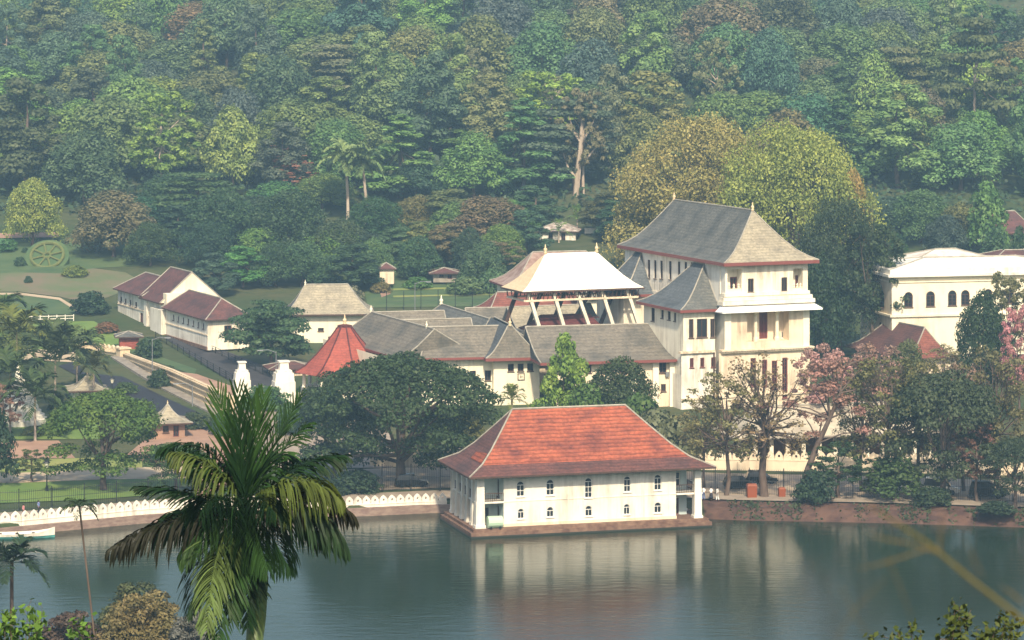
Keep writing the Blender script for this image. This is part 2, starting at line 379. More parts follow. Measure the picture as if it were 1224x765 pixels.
# lawns and paths of the park before the temple (left)
sheet('lawn', [(-60, 604), (-60, 578), (90, 574), (215, 569), (215, 590), (100, 598)], M['lawn'])
sheet('sandy_path', [(-60, 578), (-60, 567), (20, 566), (120, 562), (240, 556), (240, 572), (120, 574), (20, 578)], M['tanpath'], .1)
sheet('lawn', [(-60, 566), (-60, 550), (60, 549), (170, 546), (170, 559), (60, 565)], M['lawnpale'])
sheet('earth_terrace', [(-60, 549), (-60, 528), (70, 527), (90, 548)], M['pinkdirt'])
sheet('lawn', [(-60, 526), (-60, 505), (120, 505), (120, 525)], M['lawn'])
sheet('temple_square', [(150, 546), (180, 520), (215, 506), (262, 502), (300, 560), (240, 600), (222, 568)], M['pinkdirt'], .09)
def tufts(name, n, fx, size, colr):
    pts = [fx() for _ in range(n)]; c = np.array(pts); r_ = np.random.default_rng(5); nr = r_.normal(size=(n, 3)) * .7; nr[:, 2] += .6; nr[:, 1] -= .4
    TUFTS.append((name, c, nr, size, colr))
TUFTS = []; rb_ = random.Random(9)
def bankpt():
    while True:
        x = rb_.uniform(25, 120); d = rb_.random(); w = math.sin(x * .9) + math.sin(x * .37 + 2) + math.sin(x * 2.3)
        if rb_.random() < .25 + .3 * w: break
    y = yshore(x) + d * 5.0; return (x, y, 1.45 * (.72 * d / .45 if d < .45 else .72 + .28 * (d - .45) / .55) + rb_.uniform(.02, .35))
tufts('bank_plants', 2600, bankpt, .22, (.05, .07, .03))
sheet('temple_square', [(262, 502), (300, 470), (380, 470), (470, 520), (470, 560), (300, 560)], M['pave'], .11)
# moat, raised street, far lawns
sheet('moat_water', [(92, 432), (100, 446), (147, 451), (204, 479), (262, 505), (247, 516), (188, 492), (118, 462), (70, 438)], M['moat'], .12)
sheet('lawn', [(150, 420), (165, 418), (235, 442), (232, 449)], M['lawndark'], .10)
sheet('temple_road', [(196, 404), (212, 397), (352, 452), (352, 482), (316, 480)], M['asphalt'], .11)
sheet('earth_terrace', [(204, 444), (236, 448), (300, 470), (296, 482), (250, 466)], M['pinkdirt'], .12)
sheet('lawn', [(30, 418), (40, 386), (112, 384), (150, 404), (164, 418), (146, 421), (92, 419)], M['lawn'])
sheet('earth_terrace', [(20, 430), (30, 418), (92, 419), (95, 434)], M['tanpath'], .10)
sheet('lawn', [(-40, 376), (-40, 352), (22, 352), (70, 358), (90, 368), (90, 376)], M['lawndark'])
sheet('garden_path', [(-40, 353), (-40, 351), (24, 350.5), (72, 356.5), (94, 370), (92, 373), (70, 359), (22, 353)], M['tanpath'], .12)
sheet('earth_slope', [(-60, 349), (-60, 331), (20, 326), (70, 327), (112, 321), (150, 326), (168, 336), (150, 347), (128, 356), (100, 362), (72, 355), (24, 349)], M['slope'], .07)
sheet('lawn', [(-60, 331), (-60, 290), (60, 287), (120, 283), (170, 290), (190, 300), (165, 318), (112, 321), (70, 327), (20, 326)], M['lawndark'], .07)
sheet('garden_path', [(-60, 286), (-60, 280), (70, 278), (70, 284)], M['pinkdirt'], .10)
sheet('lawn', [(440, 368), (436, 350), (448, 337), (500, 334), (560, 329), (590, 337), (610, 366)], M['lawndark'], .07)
for k, (ya, yb) in enumerate(((345, 347), (353.5, 355.5))):
    sheet('terrace_edge', [(470, ya + .6), (590, ya - 2), (590, yb - 2), (470, yb + .6)], M['lawnpale'], .13)
sheet('garden_path', [(452, 340), (462, 338), (467, 352), (456, 356)], M['pinkdirt'], .12)

# ---------------------------------------------------------------- building helpers
class Plane:
    """a vertical wall plane: origin o, du to the right seen from outside; s along it, z up"""
    def __init__(s, o, du): s.o = Vector((o[0], o[1], 0)); s.d = Vector((du[0], du[1], 0)).normalized(); s.n = Vector((s.d.y, -s.d.x, 0))
    def at(s, a, z, out=0.0): p = s.o + s.d * a + s.n * out; return Vector((p.x, p.y, z))
    def hit(s, px, py):
        r = Vector(((px - CX) / FPX, 1.0, -(py - YH) / FPX)); t = s.o.dot(s.n) / r.dot(s.n)
        p = r * t + Vector((0, 0, CAMZ)); return ((p - s.o).dot(s.d), p.z)
    def rect(s, x0, y0, x1, y1):
        xm, ym = (x0 + x1) / 2, (y0 + y1) / 2
        return s.hit(x0, ym)[0], s.hit(x1, ym)[0], s.hit(xm, y1)[1], s.hit(xm, y0)[1]
def front(F, v, u=0): return Plane(F.w(u, v, 0), (F.c, F.s))
def leftside(F, u, vfar): return Plane(F.w(u, vfar, 0), (F.s, -F.c))      # s = vfar - v
def pbox(mb, pl, a0, a1, z0, z1, o0, o1, m=0):
    b = [pl.at(a0, z0, o1), pl.at(a1, z0, o1), pl.at(a1, z0, o0), pl.at(a0, z0, o0)]
    t = [pl.at(a0, z1, o1), pl.at(a1, z1, o1), pl.at(a1, z1, o0), pl.at(a0, z1, o0)]
    mb.hexa(b, t, m)
def window(root, pl, a0, a1, z0, z1, arch=False, style='cross', fm=None, pm=None, depth=.18, name='window', fw=.10):
    fm = fm or M['wood']; pm = pm or M['glass']; mb = MB(); w = a1 - a0; r = w / 2 if arch else 0
    zt = z1 - r; ac = (a0 + a1) / 2; d0, d1 = -depth, -depth + .09
    pbox(mb, pl, a0, a0 + fw, z0, zt, d0, d1); pbox(mb, pl, a1 - fw, a1, z0, zt, d0, d1)
    pbox(mb, pl, a0 + fw, a1 - fw, z0, z0 + fw, d0, d1)
    if arch:
        n = 10
        for k in range(n):
            t0, t1 = math.pi * k / n, math.pi * (k + 1) / n
            q = [(ac + rr * math.cos(t), zt + rr * math.sin(t)) for rr, t in ((r, t0), (r, t1), (r - fw, t1), (r - fw, t0))]
            mb.hexa([pl.at(x, y, d1) for x, y in q], [pl.at(x, y, d0) for x, y in q])
        pbox(mb, pl, a0 + fw, a1 - fw, zt - fw * .5, zt + fw * .5, d0, d1 - .01)
    else: pbox(mb, pl, a0 + fw, a1 - fw, z1 - fw, z1, d0, d1)
    if style in ('cross', 'mullion'): pbox(mb, pl, ac - fw * .35, ac + fw * .35, z0 + fw, zt - (0 if arch else fw), d0, d1 - .015)
    if style == 'cross':
        nb = max(1, int((zt - z0) / .6))
        for k in range(1, nb): z = z0 + (zt - z0) * k / nb; pbox(mb, pl, a0 + fw, a1 - fw, z - .03, z + .03, d0, d1 - .03)
    if name == 'window': pbox(mb, pl, a0 - .1, a1 + .1, z0 - .12, z0 - .006, .003, .13)
    wo = mb.build(name, fm, root)
    g = MB(); b0 = -depth - .03
    if arch: g.poly([pl.at(a0, z0, b0), pl.at(a1, z0, b0)] + [pl.at(ac + r * math.cos(math.pi * k / 10), zt + r * math.sin(math.pi * k / 10), b0) for k in range(11)])
    else: g.poly([pl.at(a0, z0, b0), pl.at(a1, z0, b0), pl.at(a1, z1, b0), pl.at(a0, z1, b0)])
    g.build('pane', pm, wo); return wo
def wall(root, pl, a0, a1, z0, z1, mat, ops=(), name='wall', depth=.5, reveal=None):
    """ops: dicts a0,a1,z0,z1, arch; window style or None (an empty opening)"""
    mb = MB(); As = sorted(set([a0, a1] + [x for o in ops for x in (o['a0'], o['a1'])])); Zs = sorted(set([z0, z1] + [x for o in ops for x in (o['z0'], o['z1'])]))
    for i in range(len(As) - 1):
        for j in range(len(Zs) - 1):
            am, zm = (As[i] + As[i + 1]) / 2, (Zs[j] + Zs[j + 1]) / 2
            if any(o['a0'] < am < o['a1'] and o['z0'] < zm < o['z1'] for o in ops): continue
            mb.poly([pl.at(As[i], Zs[j]), pl.at(As[i + 1], Zs[j]), pl.at(As[i + 1], Zs[j + 1]), pl.at(As[i], Zs[j + 1])])
    for o in ops:
        x0, x1, y0, y1 = o['a0'], o['a1'], o['z0'], o['z1']; d = o.get('depth', depth)
        if o.get('arch'):
            r = (x1 - x0) / 2; ac = (x0 + x1) / 2; zt = y1 - r; n = 10
            pts = [(ac - r * math.cos(math.pi * k / n), zt + r * math.sin(math.pi * k / n)) for k in range(n + 1)]
            h = n // 2
            mb.poly([pl.at(x0, y1)] + [pl.at(*p) for p in reversed(pts[:h + 1])][0:] )
            mb.poly([pl.at(x1, y1)] + [pl.at(*p) for p in reversed(pts[h:])])
            edge = [(x0, y0)] + pts + [(x1, y0)]
        else: edge = [(x0, y0), (x0, y1), (x1, y1), (x1, y0)]
        edge = edge + [edge[0]]
        for p, q in zip(edge, edge[1:]): mb.poly([pl.at(*p), pl.at(*q), pl.at(*q, -d), pl.at(*p, -d)])
    w = mb.build(name, mat, root)
    for o in ops:
        if o.get('style', 'cross') is None: continue
        window(root, pl, o['a0'] + .005, o['a1'] - .005, o['z0'] + .005, o['z1'] - .005, o.get('arch', False), o.get('style', 'cross'), o.get('fm'), o.get('pm'), name=o.get('name', 'window'), depth=o.get('wd', .18), fw=o.get('fw', .10))
    return w
def op(pl, rect, **k):
    a0, a1, z0, z1 = pl.rect(*rect); d = dict(a0=a0, a1=a1, z0=z0, z1=z1); d.update(k); return d
CURVE = [(0, 0), (.16, .075), (.34, .20), (.55, .42), (.78, .71), (1, 1)]
def hip_roof(root, F, u0, u1, v0, v1, ze, zr, ins, mats, curve=CURVE, name='roof', faces_mat=None, fascia=.28, ridge=True, fm=None, rr=.11, split=None, gm=None):
    """ins: insets (left, right, front, back) of the ridge from the eave; mats per side front,right,back,left"""
    L, Rr, Fr, Bk = ins; mb = MB(); rings = []
    for t, h in curve:
        z = ze + (zr - ze) * h
        rings.append([F.w(u0 + L * t, v0 + Fr * t, z), F.w(u1 - Rr * t, v0 + Fr * t, z), F.w(u1 - Rr * t, v1 - Bk * t, z), F.w(u0 + L * t, v1 - Bk * t, z)])
    for i in range(len(rings) - 1):
        for k in range(4):
            k2 = (k + 1) % 4; m = k
            if split and (i, k) in split: m = split[(i, k)]
            if gm and (Fr, Rr, Bk, L)[k] < .01: m = 5
            a, b, c, d = rings[i][k], rings[i][k2], rings[i + 1][k2], rings[i + 1][k]
            if (a - b).length < 1e-4 and (c - d).length < 1e-4: continue
            if (c - d).length < 1e-3: mb.poly([a, b, c], m)
            else: mb.poly([a, b, c, d], m)
    mb.poly([p - Vector((0, 0, .06)) for p in reversed(rings[0])], 4)
    ro = mb.build(name, (list(mats) + [M['wood']] if len(mats) == 4 else list(mats)) + ([gm] if gm else []), root)
    if fascia:
        fb = MB(); r0 = rings[0]
        for k in range(4):
            a, b = r0[k], r0[(k + 1) % 4]; dn = Vector((0, 0, -fascia)); up = Vector((0, 0, .02)); d = (b - a).normalized(); nn = Vector((d.y, -d.x, 0)) * .06
            fb.hexa([a + dn + nn, b + dn + nn, b + dn - nn, a + dn - nn], [a + up + nn, b + up + nn, b + up - nn, a + up - nn])
        fb.build('fascia', fm or M['fascia'], root)
    if ridge:
        rb = MB()
        for k in range(4):
            rb.tube([r[k] + Vector((0, 0, .04)) for r in rings], rr, 5)
        t = rings[-1]
        if (t[0] - t[1]).length > .3: rb.tube([t[0] + Vector((0, 0, .06)), t[1] + Vector((0, 0, .06))], rr * 1.25, 5)
        if (t[1] - t[2]).length > .3: rb.tube([t[1] + Vector((0, 0, .06)), t[2] + Vector((0, 0, .06))], rr * 1.25, 5)
        rb.build('ridge_tiles', M['ridge'], root)
    return ro, rings
def finial(root, p, h=1.0, mat=None):
    mb = MB(); mb.lathe(p, [(.16 * h, -.1), (.20 * h, .1 * h), (.10 * h, .22 * h), (.22 * h, .38 * h), (.18 * h, .52 * h), (.07 * h, .62 * h), (.09 * h, .7 * h), (.02 * h, h)], 8)
    return mb.build('finial', mat or M['goldside'], root, smooth=True)
def ridge_frame(A, B):
    d = (B - A); rz = math.atan2(d.y, d.x); return Frame(A, rz), math.hypot(d.x, d.y)
def ridge_roof(root, A, B, hf, hb, ze, mats, hipA=0.0, hipB=0.0, extA=0.0, extB=0.0, **k):
    """a roof whose ridge runs from A to B (world); hf/hb: depth to front/back eave; hip: inset of the ridge end; ext with hip 0 = gable"""
    F, L = ridge_frame(A, B)
    return hip_roof(root, F, -hipA - extA, L + hipB + extB, -hf, hb, ze, A.z, (hipA + extA if hipA else 0.001, hipB + extB if hipB else 0.001, hf, hb), mats, **k)
# ---------------------------------------------------------------- haze
mb = MB(); mb.box(Frame((0, 0, 0), 0), -446, 446, -95, 1260, -6, 172)
hm = bpy.data.materials.new('morning_haze'); hm.use_nodes = True; nt = hm.node_tree; nt.nodes.clear()
out = nt.nodes.new('ShaderNodeOutputMaterial'); pv_ = nt.nodes.new('ShaderNodeVolumePrincipled')
pv_.inputs['Color'].default_value = (.43, .73, 1.0, 1); pv_.inputs['Density'].default_value = 0.00025; pv_.inputs['Anisotropy'].default_value = 0.0
lk(nt, pv_.outputs[0], out.inputs['Volume'])
tag(mb.build('haze', hm), kind='stuff')
# ---------------------------------------------------------------- A: white lake house with the red tiled roof
FA = Frame((-4.3, 379.5, 0), R(16))
A = thing('lake_house', 'white two-storey house standing in the lake under a red tiled hipped roof', 'house', (-4.3, 379.5, 0))
mb = MB(); mb.box(FA, -1.0, 30.2, -1.0, 14, -1.5, .62); mb.box(FA, -.6, 29.9, -.55, 13.6, .62, 1.0)
mb.build('plinth', M['plinth'], A); mb = MB(); mb.box(FA, -1.012, 30.212, -1.012, 14.012, -.5, .2); mb.build('waterline_band', newmat('wet_algae_stone', (.028, .03, .022), .5), A)
pf = front(FA, 0.5)
up = [(617.5, 575, 627, 593.5), (653, 573, 662.5, 592), (699, 571, 708, 595), (745.6, 569, 754, 588), (782, 567, 790.7, 586)]
lo = [(618.8, 608, 626.6, 620), (653.5, 606, 662, 618), (699.5, 604.5, 708, 617), (745.5, 602.5, 753, 615), (782, 600.5, 790.7, 613)]
ops = [op(pf, r, arch=True, fm=M['frame'], fw=.075) for r in up] + [op(pf, r, arch=True, fm=M['frame'], style='mullion', fw=.07) for r in lo]
wa0 = pf.hit(602, 600)[0]; wa1 = pf.hit(808, 600)[0]
wall(A, pf, wa0, wa1, 1.0, 7.45, M['white'], ops)
# string course and pilaster strips
mb = MB(); pbox(mb, pf, wa0, wa1, 4.02, 4.12, .0, .06)
for px in (637, 679, 728, 768, 800):
    a = pf.hit(px, 600)[0]; pbox(mb, pf, a - .12, a + .12, 1.0, 7.3, .002, .05)
mb.build('string_course', M['white'], A)
mb = MB(); pbox(mb, pf, wa0 - .05, wa1 + .05, 1.0, 1.35, 0.003, .12); mb.build('skirting', M['stain'], A)
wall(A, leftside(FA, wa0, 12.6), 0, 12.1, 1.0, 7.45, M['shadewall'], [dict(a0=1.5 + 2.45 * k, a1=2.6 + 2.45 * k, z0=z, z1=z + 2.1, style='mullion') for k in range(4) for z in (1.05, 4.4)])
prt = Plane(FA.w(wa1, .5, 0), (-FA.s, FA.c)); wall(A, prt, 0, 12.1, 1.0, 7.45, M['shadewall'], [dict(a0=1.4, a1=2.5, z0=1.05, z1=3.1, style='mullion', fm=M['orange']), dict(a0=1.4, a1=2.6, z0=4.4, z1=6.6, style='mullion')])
pb = Plane(FA.w(29.3, 12.6, 0), (-FA.c, -FA.s)); wall(A, pb, 0, 29.3, 1.0, 7.45, M['white'])
mb = MB(); mb.box(FA, .2, wa0 - .02, .3, 12.9, 3.95, 4.15); mb.build('balcony_floor', M['white'], A)
mb = MB(); mb.box(FA, wa1 + .02, 29.4, .3, 12.9, 3.95, 4.15); mb.build('balcony_floor', M['white'], A)
for v in (.5, 3.0, 5.4, 7.8, 10.2, 12.6):
    mb = MB(); w = .58 if v == .5 else .42
    mb.box(FA, .45 - w, .45 + w, v - w, v + w, 1.0, 4.2, taper=.06); mb.box(FA, .5 - w + .06, .40 + w, v - w + .06, v + w - .06, 4.2, 7.4, taper=.04); mb.box(FA, .45 - w - .08, .45 + w + .08, v - w - .08, v + w + .08, 1.0, 1.35)
    mb.build('pillar', M['white'], A)
for v in (.55, 6.5, 12.5):
    mb = MB(); mb.box(FA, 28.25, 29.25, v - .5, v + .5, 1.0, 7.4, taper=.1); mb.box(FA, 28.15, 29.35, v - .6, v + .6, 1.0, 1.3); mb.build('pillar', M['white'], A)
def railing(F, pts, z, name='balcony_railing'):
    mb = MB()
    for (u0, v0), (u1, v1) in pts:
        L = math.hypot(u1 - u0, v1 - v0); n = max(2, int(L / .22))
        for zz in (z + .1, z + 1.0): mb.tube([F.w(u0, v0, zz), F.w(u1, v1, zz)], .05, 4)
        for k in range(n + 1):
            t = k / n; p = F.w(u0 + (u1 - u0) * t, v0 + (v1 - v0) * t, z); mb.tube([p, p + Vector((0, 0, 1.0))], .025, 4, cap=False)
    return mb.build(name, M['wood'], A)
vs_ = [.5, 3.0, 5.4, 7.8, 10.2, 12.6]
railing(FA, [((.45, a + .5), (.45, b - .5)) for a, b in zip(vs_, vs_[1:])], 4.15)
railing(FA, [((.95, .5), (wa0, .5))], 4.15); railing(FA, [((wa1, .5), (28.3, .5)), ((28.8, 1.0), (28.8, 6.0))], 4.15)
pd = front(FA, 3.2)      # back walls inside the two verandahs
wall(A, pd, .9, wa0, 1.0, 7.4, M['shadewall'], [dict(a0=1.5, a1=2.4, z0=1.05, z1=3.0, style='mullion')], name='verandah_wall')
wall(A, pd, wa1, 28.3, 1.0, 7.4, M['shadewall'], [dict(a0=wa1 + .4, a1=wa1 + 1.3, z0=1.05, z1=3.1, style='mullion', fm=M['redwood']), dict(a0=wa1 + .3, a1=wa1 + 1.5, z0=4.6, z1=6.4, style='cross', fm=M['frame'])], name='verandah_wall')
CA = [(0, 0), (.28, .155), (.30, .17), (.5, .37), (.75, .68), (1, 1)]
mats = [M['red'], M['red'], M['red'], M['darkred'], M['wood'], M['darkband']]  # left slope in darker tile: its shade is put into the colour
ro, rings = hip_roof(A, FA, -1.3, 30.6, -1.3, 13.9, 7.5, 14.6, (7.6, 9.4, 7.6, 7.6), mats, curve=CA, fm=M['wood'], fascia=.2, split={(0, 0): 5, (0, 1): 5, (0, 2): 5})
# the red patch on the end slope
a, b, c, d = rings[2][3], rings[2][0], rings[4][0], rings[4][3]
mb = MB(); q = lambda s, t: (a.lerp(b, s)).lerp(d.lerp(c, s), t) + Vector((-.05, -.015, .05))
mb.poly([q(.50, .0), q(.97, .0), q(.97, .30), q(.50, .22)]); mb.build('roof_patch', M['red'], A)

# ---------------------------------------------------------------- B: tall white palace block
FB = Frame((32.5, 474, 3), R(22.5)); B = thing('palace_block', 'tall cream palace block with grey hipped roof, loggias and a white awning', 'palace', (38, 485, 3))
uf0, uf1, vf = 1.2, 15.4, 1.2
pf = front(FB, vf); 
x0, x1 = pf.hit(867, 380)[0], pf.hit(965.5, 380)[0]
zc = pf.hit(912, 416)[1]; zb = pf.hit(912, 361)[1]; ztop = 25.75
# upper storey with corner loggias
def rec(r, **k): return op(pf, r, style=None, depth=1.6, **k)
loL, loR = rec((869.5, 322, 886.5, 349)), rec((948, 321, 959.5, 348))
ops = [loL, loR, op(pf, (894, 333, 901, 349), style='mullion', fm=M['wood'], fw=.16), op(pf, (934, 331.5, 941, 348), style='mullion', fw=.16)]
wall(B, pf, x0, x1, zb, ztop, M['warm'], ops)
pin = front(FB, vf + 1.6)
for o_, r in ((loL, (872.5, 331, 881, 350)), (loR, (950.5, 329, 955.5, 347))):
    w0, w1 = o_['a0'] - .5, o_['a1'] + .5
    o2 = op(pin, r, style='mullion', fm=M['redwood'], fw=.2); wall(B, pin, w0, w1, o_['z0'] - .4, o_['z1'] + .4, M['warm'], [o2], name='loggia_wall')
    mb = MB(); pbox(mb, pf, o_['a0'], o_['a1'], o_['z0'] - .02, o_['z0'] + .5, -.35, -.12)
    for k in range(3): a = o_['a0'] + (o_['a1'] - o_['a0']) * (k + .5) / 3; mb.lathe(pf.at(a, o_['z0'] + .5, -.24), [(.16, 0), (.2, .2), (.1, .35), (.2, .5), (.02, .75)], 8)
    mb.build('balustrade', M['cream'], B)
mb = MB()
for (y0, y1, out) in ((349, 353, .25), (353.5, 358, .55), (358, 363, .85)):
    z0, z1 = pf.hit(912, y1)[1], pf.hit(912, y0)[1]; pbox(mb, pf, x0 - out, x1 + out, z0, z1 - .03, -1.0, out)
mb.build('stepped_parapet', M['warm'], B)
# awning
z1, z0 = pf.hit(912, 362)[1], pf.hit(912, 369.5)[1]
mb = MB(); e0, e1 = x0 - 1.3, x1 + 1.7
mb.hexa([pf.at(e0, z0 - .25, 1.7), pf.at(e1, z0 - .25, 1.7), pf.at(e1, z0 - .25, -1.0), pf.at(e0, z0 - .25, -1.0)],
        [pf.at(e0, z0, 1.7), pf.at(e1, z0, 1.7), pf.at(x1 + .5, z1, -.2), pf.at(x0 - .5, z1, -.2)])
mb.build('awning', newmat('white_sheet_awning', (.84, .83, .80), .6), B)
# portico storey: solid at the sides, recessed between with two columns
ra0, ra1 = pf.hit(893, 390)[0], pf.hit(943, 390)[0]; zp0 = pf.hit(912, 408)[1]
wall(B, pf, x0 - .2, x1 + .2, zc, z0, M['stain'], [dict(a0=ra0, a1=ra1, z0=zp0, z1=z0 - .3, style=None, depth=2.0)])
pin = front(FB, vf + 2.0)
wall(B, pin, ra0 - .1, ra1 + .1, zp0 - .2, z0 + .1, M['stain'], [op(pin, (907.5, 373, 917.5, 405), style='mullion', fm=M['redwood'], pm=M['redwood'], name='door', fw=.25), op(pin, (934, 396, 938.5, 404), style='cross', fm=M['frame'])], name='portico_wall')
for px in (904.5, 930):
    a = pf.hit(px, 390)[0]; mb = MB()
    mb.lathe(pf.at(a, zp0 - .0, -.35), [(.42, 0), (.42, .5), (.30, .6), (.27, z0 - zp0 - 1.0), (.45, z0 - zp0 - .7), (.45, z0 - zp0 - .32)], 10); mb.build('column', M['cream'], B, smooth=False)
# corner pilasters of the portico storey
for a in (x0 - .2, x1 - .9): mb = MB(); pbox(mb, pf, a, a + 1.1, zc, z0 - .02, .003, .22); mb.build('pilaster', M['warm'], B)
# cornice
mb = MB(); pbox(mb, pf, x0 - .7, x1 + .6, zc - .55, zc - .22, -.5, .45); pbox(mb, pf, x0 - .9, x1 + .8, zc - .22, zc, -.5, .75)
for k in range(34): a = x0 - .6 + (x1 - x0 + 1.2) * k / 33; pbox(mb, pf, a, a + .2, zc - .42, zc - .225, .452, .62)
mb.build('cornice', M['stain'], B)
tall = [(897, 428, 903.5, 462), (911, 430, 917, 462), (922.5, 431, 929, 465), (935, 427.5, 941.5, 476)]
wall(B, pf, x0 - 1.1, x1 + .4, 2.5, zc - .5, M['stain'], [op(pf, r, style='cross', fm=M['redwood'], fw=.18) for r in tall])
mb = MB(); pbox(mb, pf, x0 - 1.2, x1 + .5, pf.hit(912, 473)[1], pf.hit(912, 470.5)[1], 0, .2); mb.build('string_course', M['stain'], B)
# long side, back and far end
F2 = FB; ul = pf.s if False else None
uL = FB.local(pf.at(x0, 0))[0]; uR = FB.local(pf.at(x1, 0))[0]
pl = leftside(FB, uL, 38.3)
ops = []
for px in (768, 775.5, 783, 790.5, 801, 811.5, 819.5, 827, 835):
    ops.append(op(pl, (px - 1.4, 311 + (px - 783) * .06, px + 1.6, 333 + (px - 783) * .06), style='mullion', fm=M['wood'], fw=.12))
wall(B, pl, 0, 38.3 - vf, 3, ztop, M['white'], ops)
mb = MB(); pbox(mb, pl, 0, 38.3 - vf - .1, zb - .6, zb - .2, -.2, .25); mb.build('string_course', M['white'], B)
wall(B, Plane(FB.w(uR, vf, 0), (-FB.s, FB.c)), 0, 38.3 - vf, 3, ztop, M['warm'], [dict(a0=3 + 4 * k, a1=4.2 + 4 * k, z0=z, z1=z + 2.6, style='mullion') for k in range(8) for z in (7, 14, 21)])
wall(B, Plane(FB.w(uR, 38.3, 0), (-FB.c, -FB.s)), 0, uR - uL, 3, ztop, M['white'])
ro, rings = hip_roof(B, FB, 0, 16.4, 0, 39.5, 25.7, 33.2, (8.2, 8.2, 6.6, 4.5), [M['tan'], M['tan'], M['grey'], M['grey']], fm=M['fascia'], fascia=.5)  # tan on the lit slopes, grey on the shaded: light put into tiles
finial(B, rings[-1][0], 1.3); finial(B, rings[-1][3], 1.3)
mb = MB(); mb.box(FB, .55, 15.9, .55, 39, 25.25, 25.45); mb.build('soffit', M['fascia'], B)
# the two hipped side wings leaning against the long side
W1 = dict(u0=-6.3, v0=2.3, v1=18.5)
_, r1 = hip_roof(B, FB, -6.3, uL - .02, 2.3, 18.5, 18.5, 24.9, (uL + 6.28, .001, 6.2, 6.4), [M['grey'], M['grey'], M['grey'], M['bluegrey']], fascia=.4)
_, r2 = hip_roof(B, FB, -5.3, uL - .02, 26.5, 39.0, 18.7, 25.0, (uL + 5.28, .001, 5.2, 5.2), [M['bluegrey'], M['grey'], M['grey'], M['bluegrey']], fascia=.4)
pw = front(FB, 3.2); a0 = FB.local(FB.w(-5.3, 0, 0))[0]
b0, b1 = pw.hit(808.5, 400)[0], pw.hit(867, 400)[0]; zm = pw.hit(830, 419.5)[1]
ops = [op(pw, r, style='mullion', fm=M['wood'], fw=.14) for r in ((823.5, 381.5, 829, 404), (833, 381, 845.5, 403.5), (849, 381, 854.5, 403.5))]
wall(B, pw, -5.4, uL - 1.0, zm, 18.6, M['warm'], ops, name='wing_wall')
c0 = pw.hit(814.5, 440)[0]
ops = [op(pw, r, style='mullion', fm=M['redwood'], fw=.16) for r in ((824.5, 428, 829.2, 439.5), (837, 427.5, 842, 439), (850, 427, 855.5, 439))]
wall(B, pw, c0, uL - .9, 2.5, zm - .3, M['white'], ops, name='wing_wall')
mb = MB(); pbox(mb, pw, c0 - .35, uL - .9, zm - .32, zm - .02, -.4, .4); mb.build('cornice', M['stain'], B); mb = MB(); pbox(mb, pw, c0 - .05, uL - .95, pw.hit(830, 478)[1], pw.hit(830, 475.5)[1], 0, .18); mb.build('string_course', M['stain'], B)
pwl = leftside(FB, -5.4, 17.6)
ops = [op(pwl, r, style='mullion', fm=M['wood'], fw=.12) for r in ((778.5, 368, 782.5, 384), (790.3, 370.5, 793.2, 380.5), (798, 372, 801.5, 382.5), (805.5, 374, 808, 384))]
ops = [o_ for o_ in ops if .2 < o_['a0'] and o_['a1'] < 14.3]
wall(B, pwl, 0, 14.4, 8, 18.6, M['warm'], ops, name='wing_wall')
pwl2 = leftside(FB, c0, 17.6); wall(B, pwl2, 0, 14.4, 2.5, 8.5, M['white'], name='wing_wall')
wall(B, leftside(FB, -4.4, 38.0), 0, 10.6, 5, 18.8, M['warm'], name='wing_wall'); wall(B, front(FB, 27.4), -4.4, uL, 5, 18.8, M['warm'], name='wing_wall')
# drain pipe on the corner
mb = MB(); p = pw.at(uL - 1.0, 2.6, .12); mb.tube([p, Vector((p.x, p.y, zm))], .13, 6); mb.build('drain_pipe', M['wood'], B)

# ---------------------------------------------------------------- C: temple wings round the court
ZR, ZE = 15.0, 10.8
T = thing('temple_wings', 'low temple wings joined round a court under long grey tiled roofs', 'temple', (0, 490, 3.6))
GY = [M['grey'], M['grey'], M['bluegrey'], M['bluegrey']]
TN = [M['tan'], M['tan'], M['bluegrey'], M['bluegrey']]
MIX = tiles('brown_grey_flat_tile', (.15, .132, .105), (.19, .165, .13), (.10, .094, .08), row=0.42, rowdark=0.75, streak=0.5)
GB = [MIX, MIX, M['bluegrey'], M['bluegrey']]  # back and left slopes bluer: their shade is in the tile colour
def rp(px, py, z=ZR): return G(px, py, z)
a = rp(628, 391.0, 15.1); b = rp(803, 386.8, 15.1)
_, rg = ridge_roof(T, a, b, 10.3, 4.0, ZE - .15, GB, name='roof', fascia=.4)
Fc, Lc = ridge_frame(a, b)
pfw = front(Fc, -8.9)
ops = [op(pfw, r, style='cross', fm=M['wood'], fw=.15) for r in ((740, 434, 747, 446), (788, 433, 796.5, 446), (790, 459, 796, 468), (700, 434, 707, 446))]
wall(T, pfw, 2.6, Lc - .3, 2.5, ZE - .2, M['stain'], ops)
for px in (727, 756, 783, 803):
    p = pfw.hit(px, 450)[0]; mb = MB(); pbox(mb, pfw, p - .45, p + .45, 2.5, ZE - .3, 0.01, .5); mb.build('pilaster', M['warm'], T)
mb = MB(); p = pfw.hit(803, 447); pbox(mb, pfw, p[0] - 1.1, p[0] - .55, p[1] - .35, p[1] + .35, .1, .5); mb.build('air_conditioner', M['steel'], T)
wall(T, Plane(Fc.w(Lc - .3, -8.9, 0), (-Fc.s, Fc.c)), 0, 15, 2.5, ZE + 1.5, M['warm'])
# gatehouse with the steep roof
ap = rp(609.5, 389.5, 15.6)
Fg = Frame(G(590, 487, 3), R(12)); pg = front(Fg, 0)
g1 = pg.hit(645, 455)[0]
ops = [op(pg, r, style='mullion', fm=M['wood'], fw=.12) for r in ((607, 435, 614.3, 444.2), (618.7, 434.7, 626, 444), (630.2, 434.3, 637.5, 443.6))]
wall(T, pg, 0, g1, 2.5, 11, M['cream'], ops)
wall(T, leftside(Fg, 0, 8), 0, 8, 2.5, 11, M['cream'])
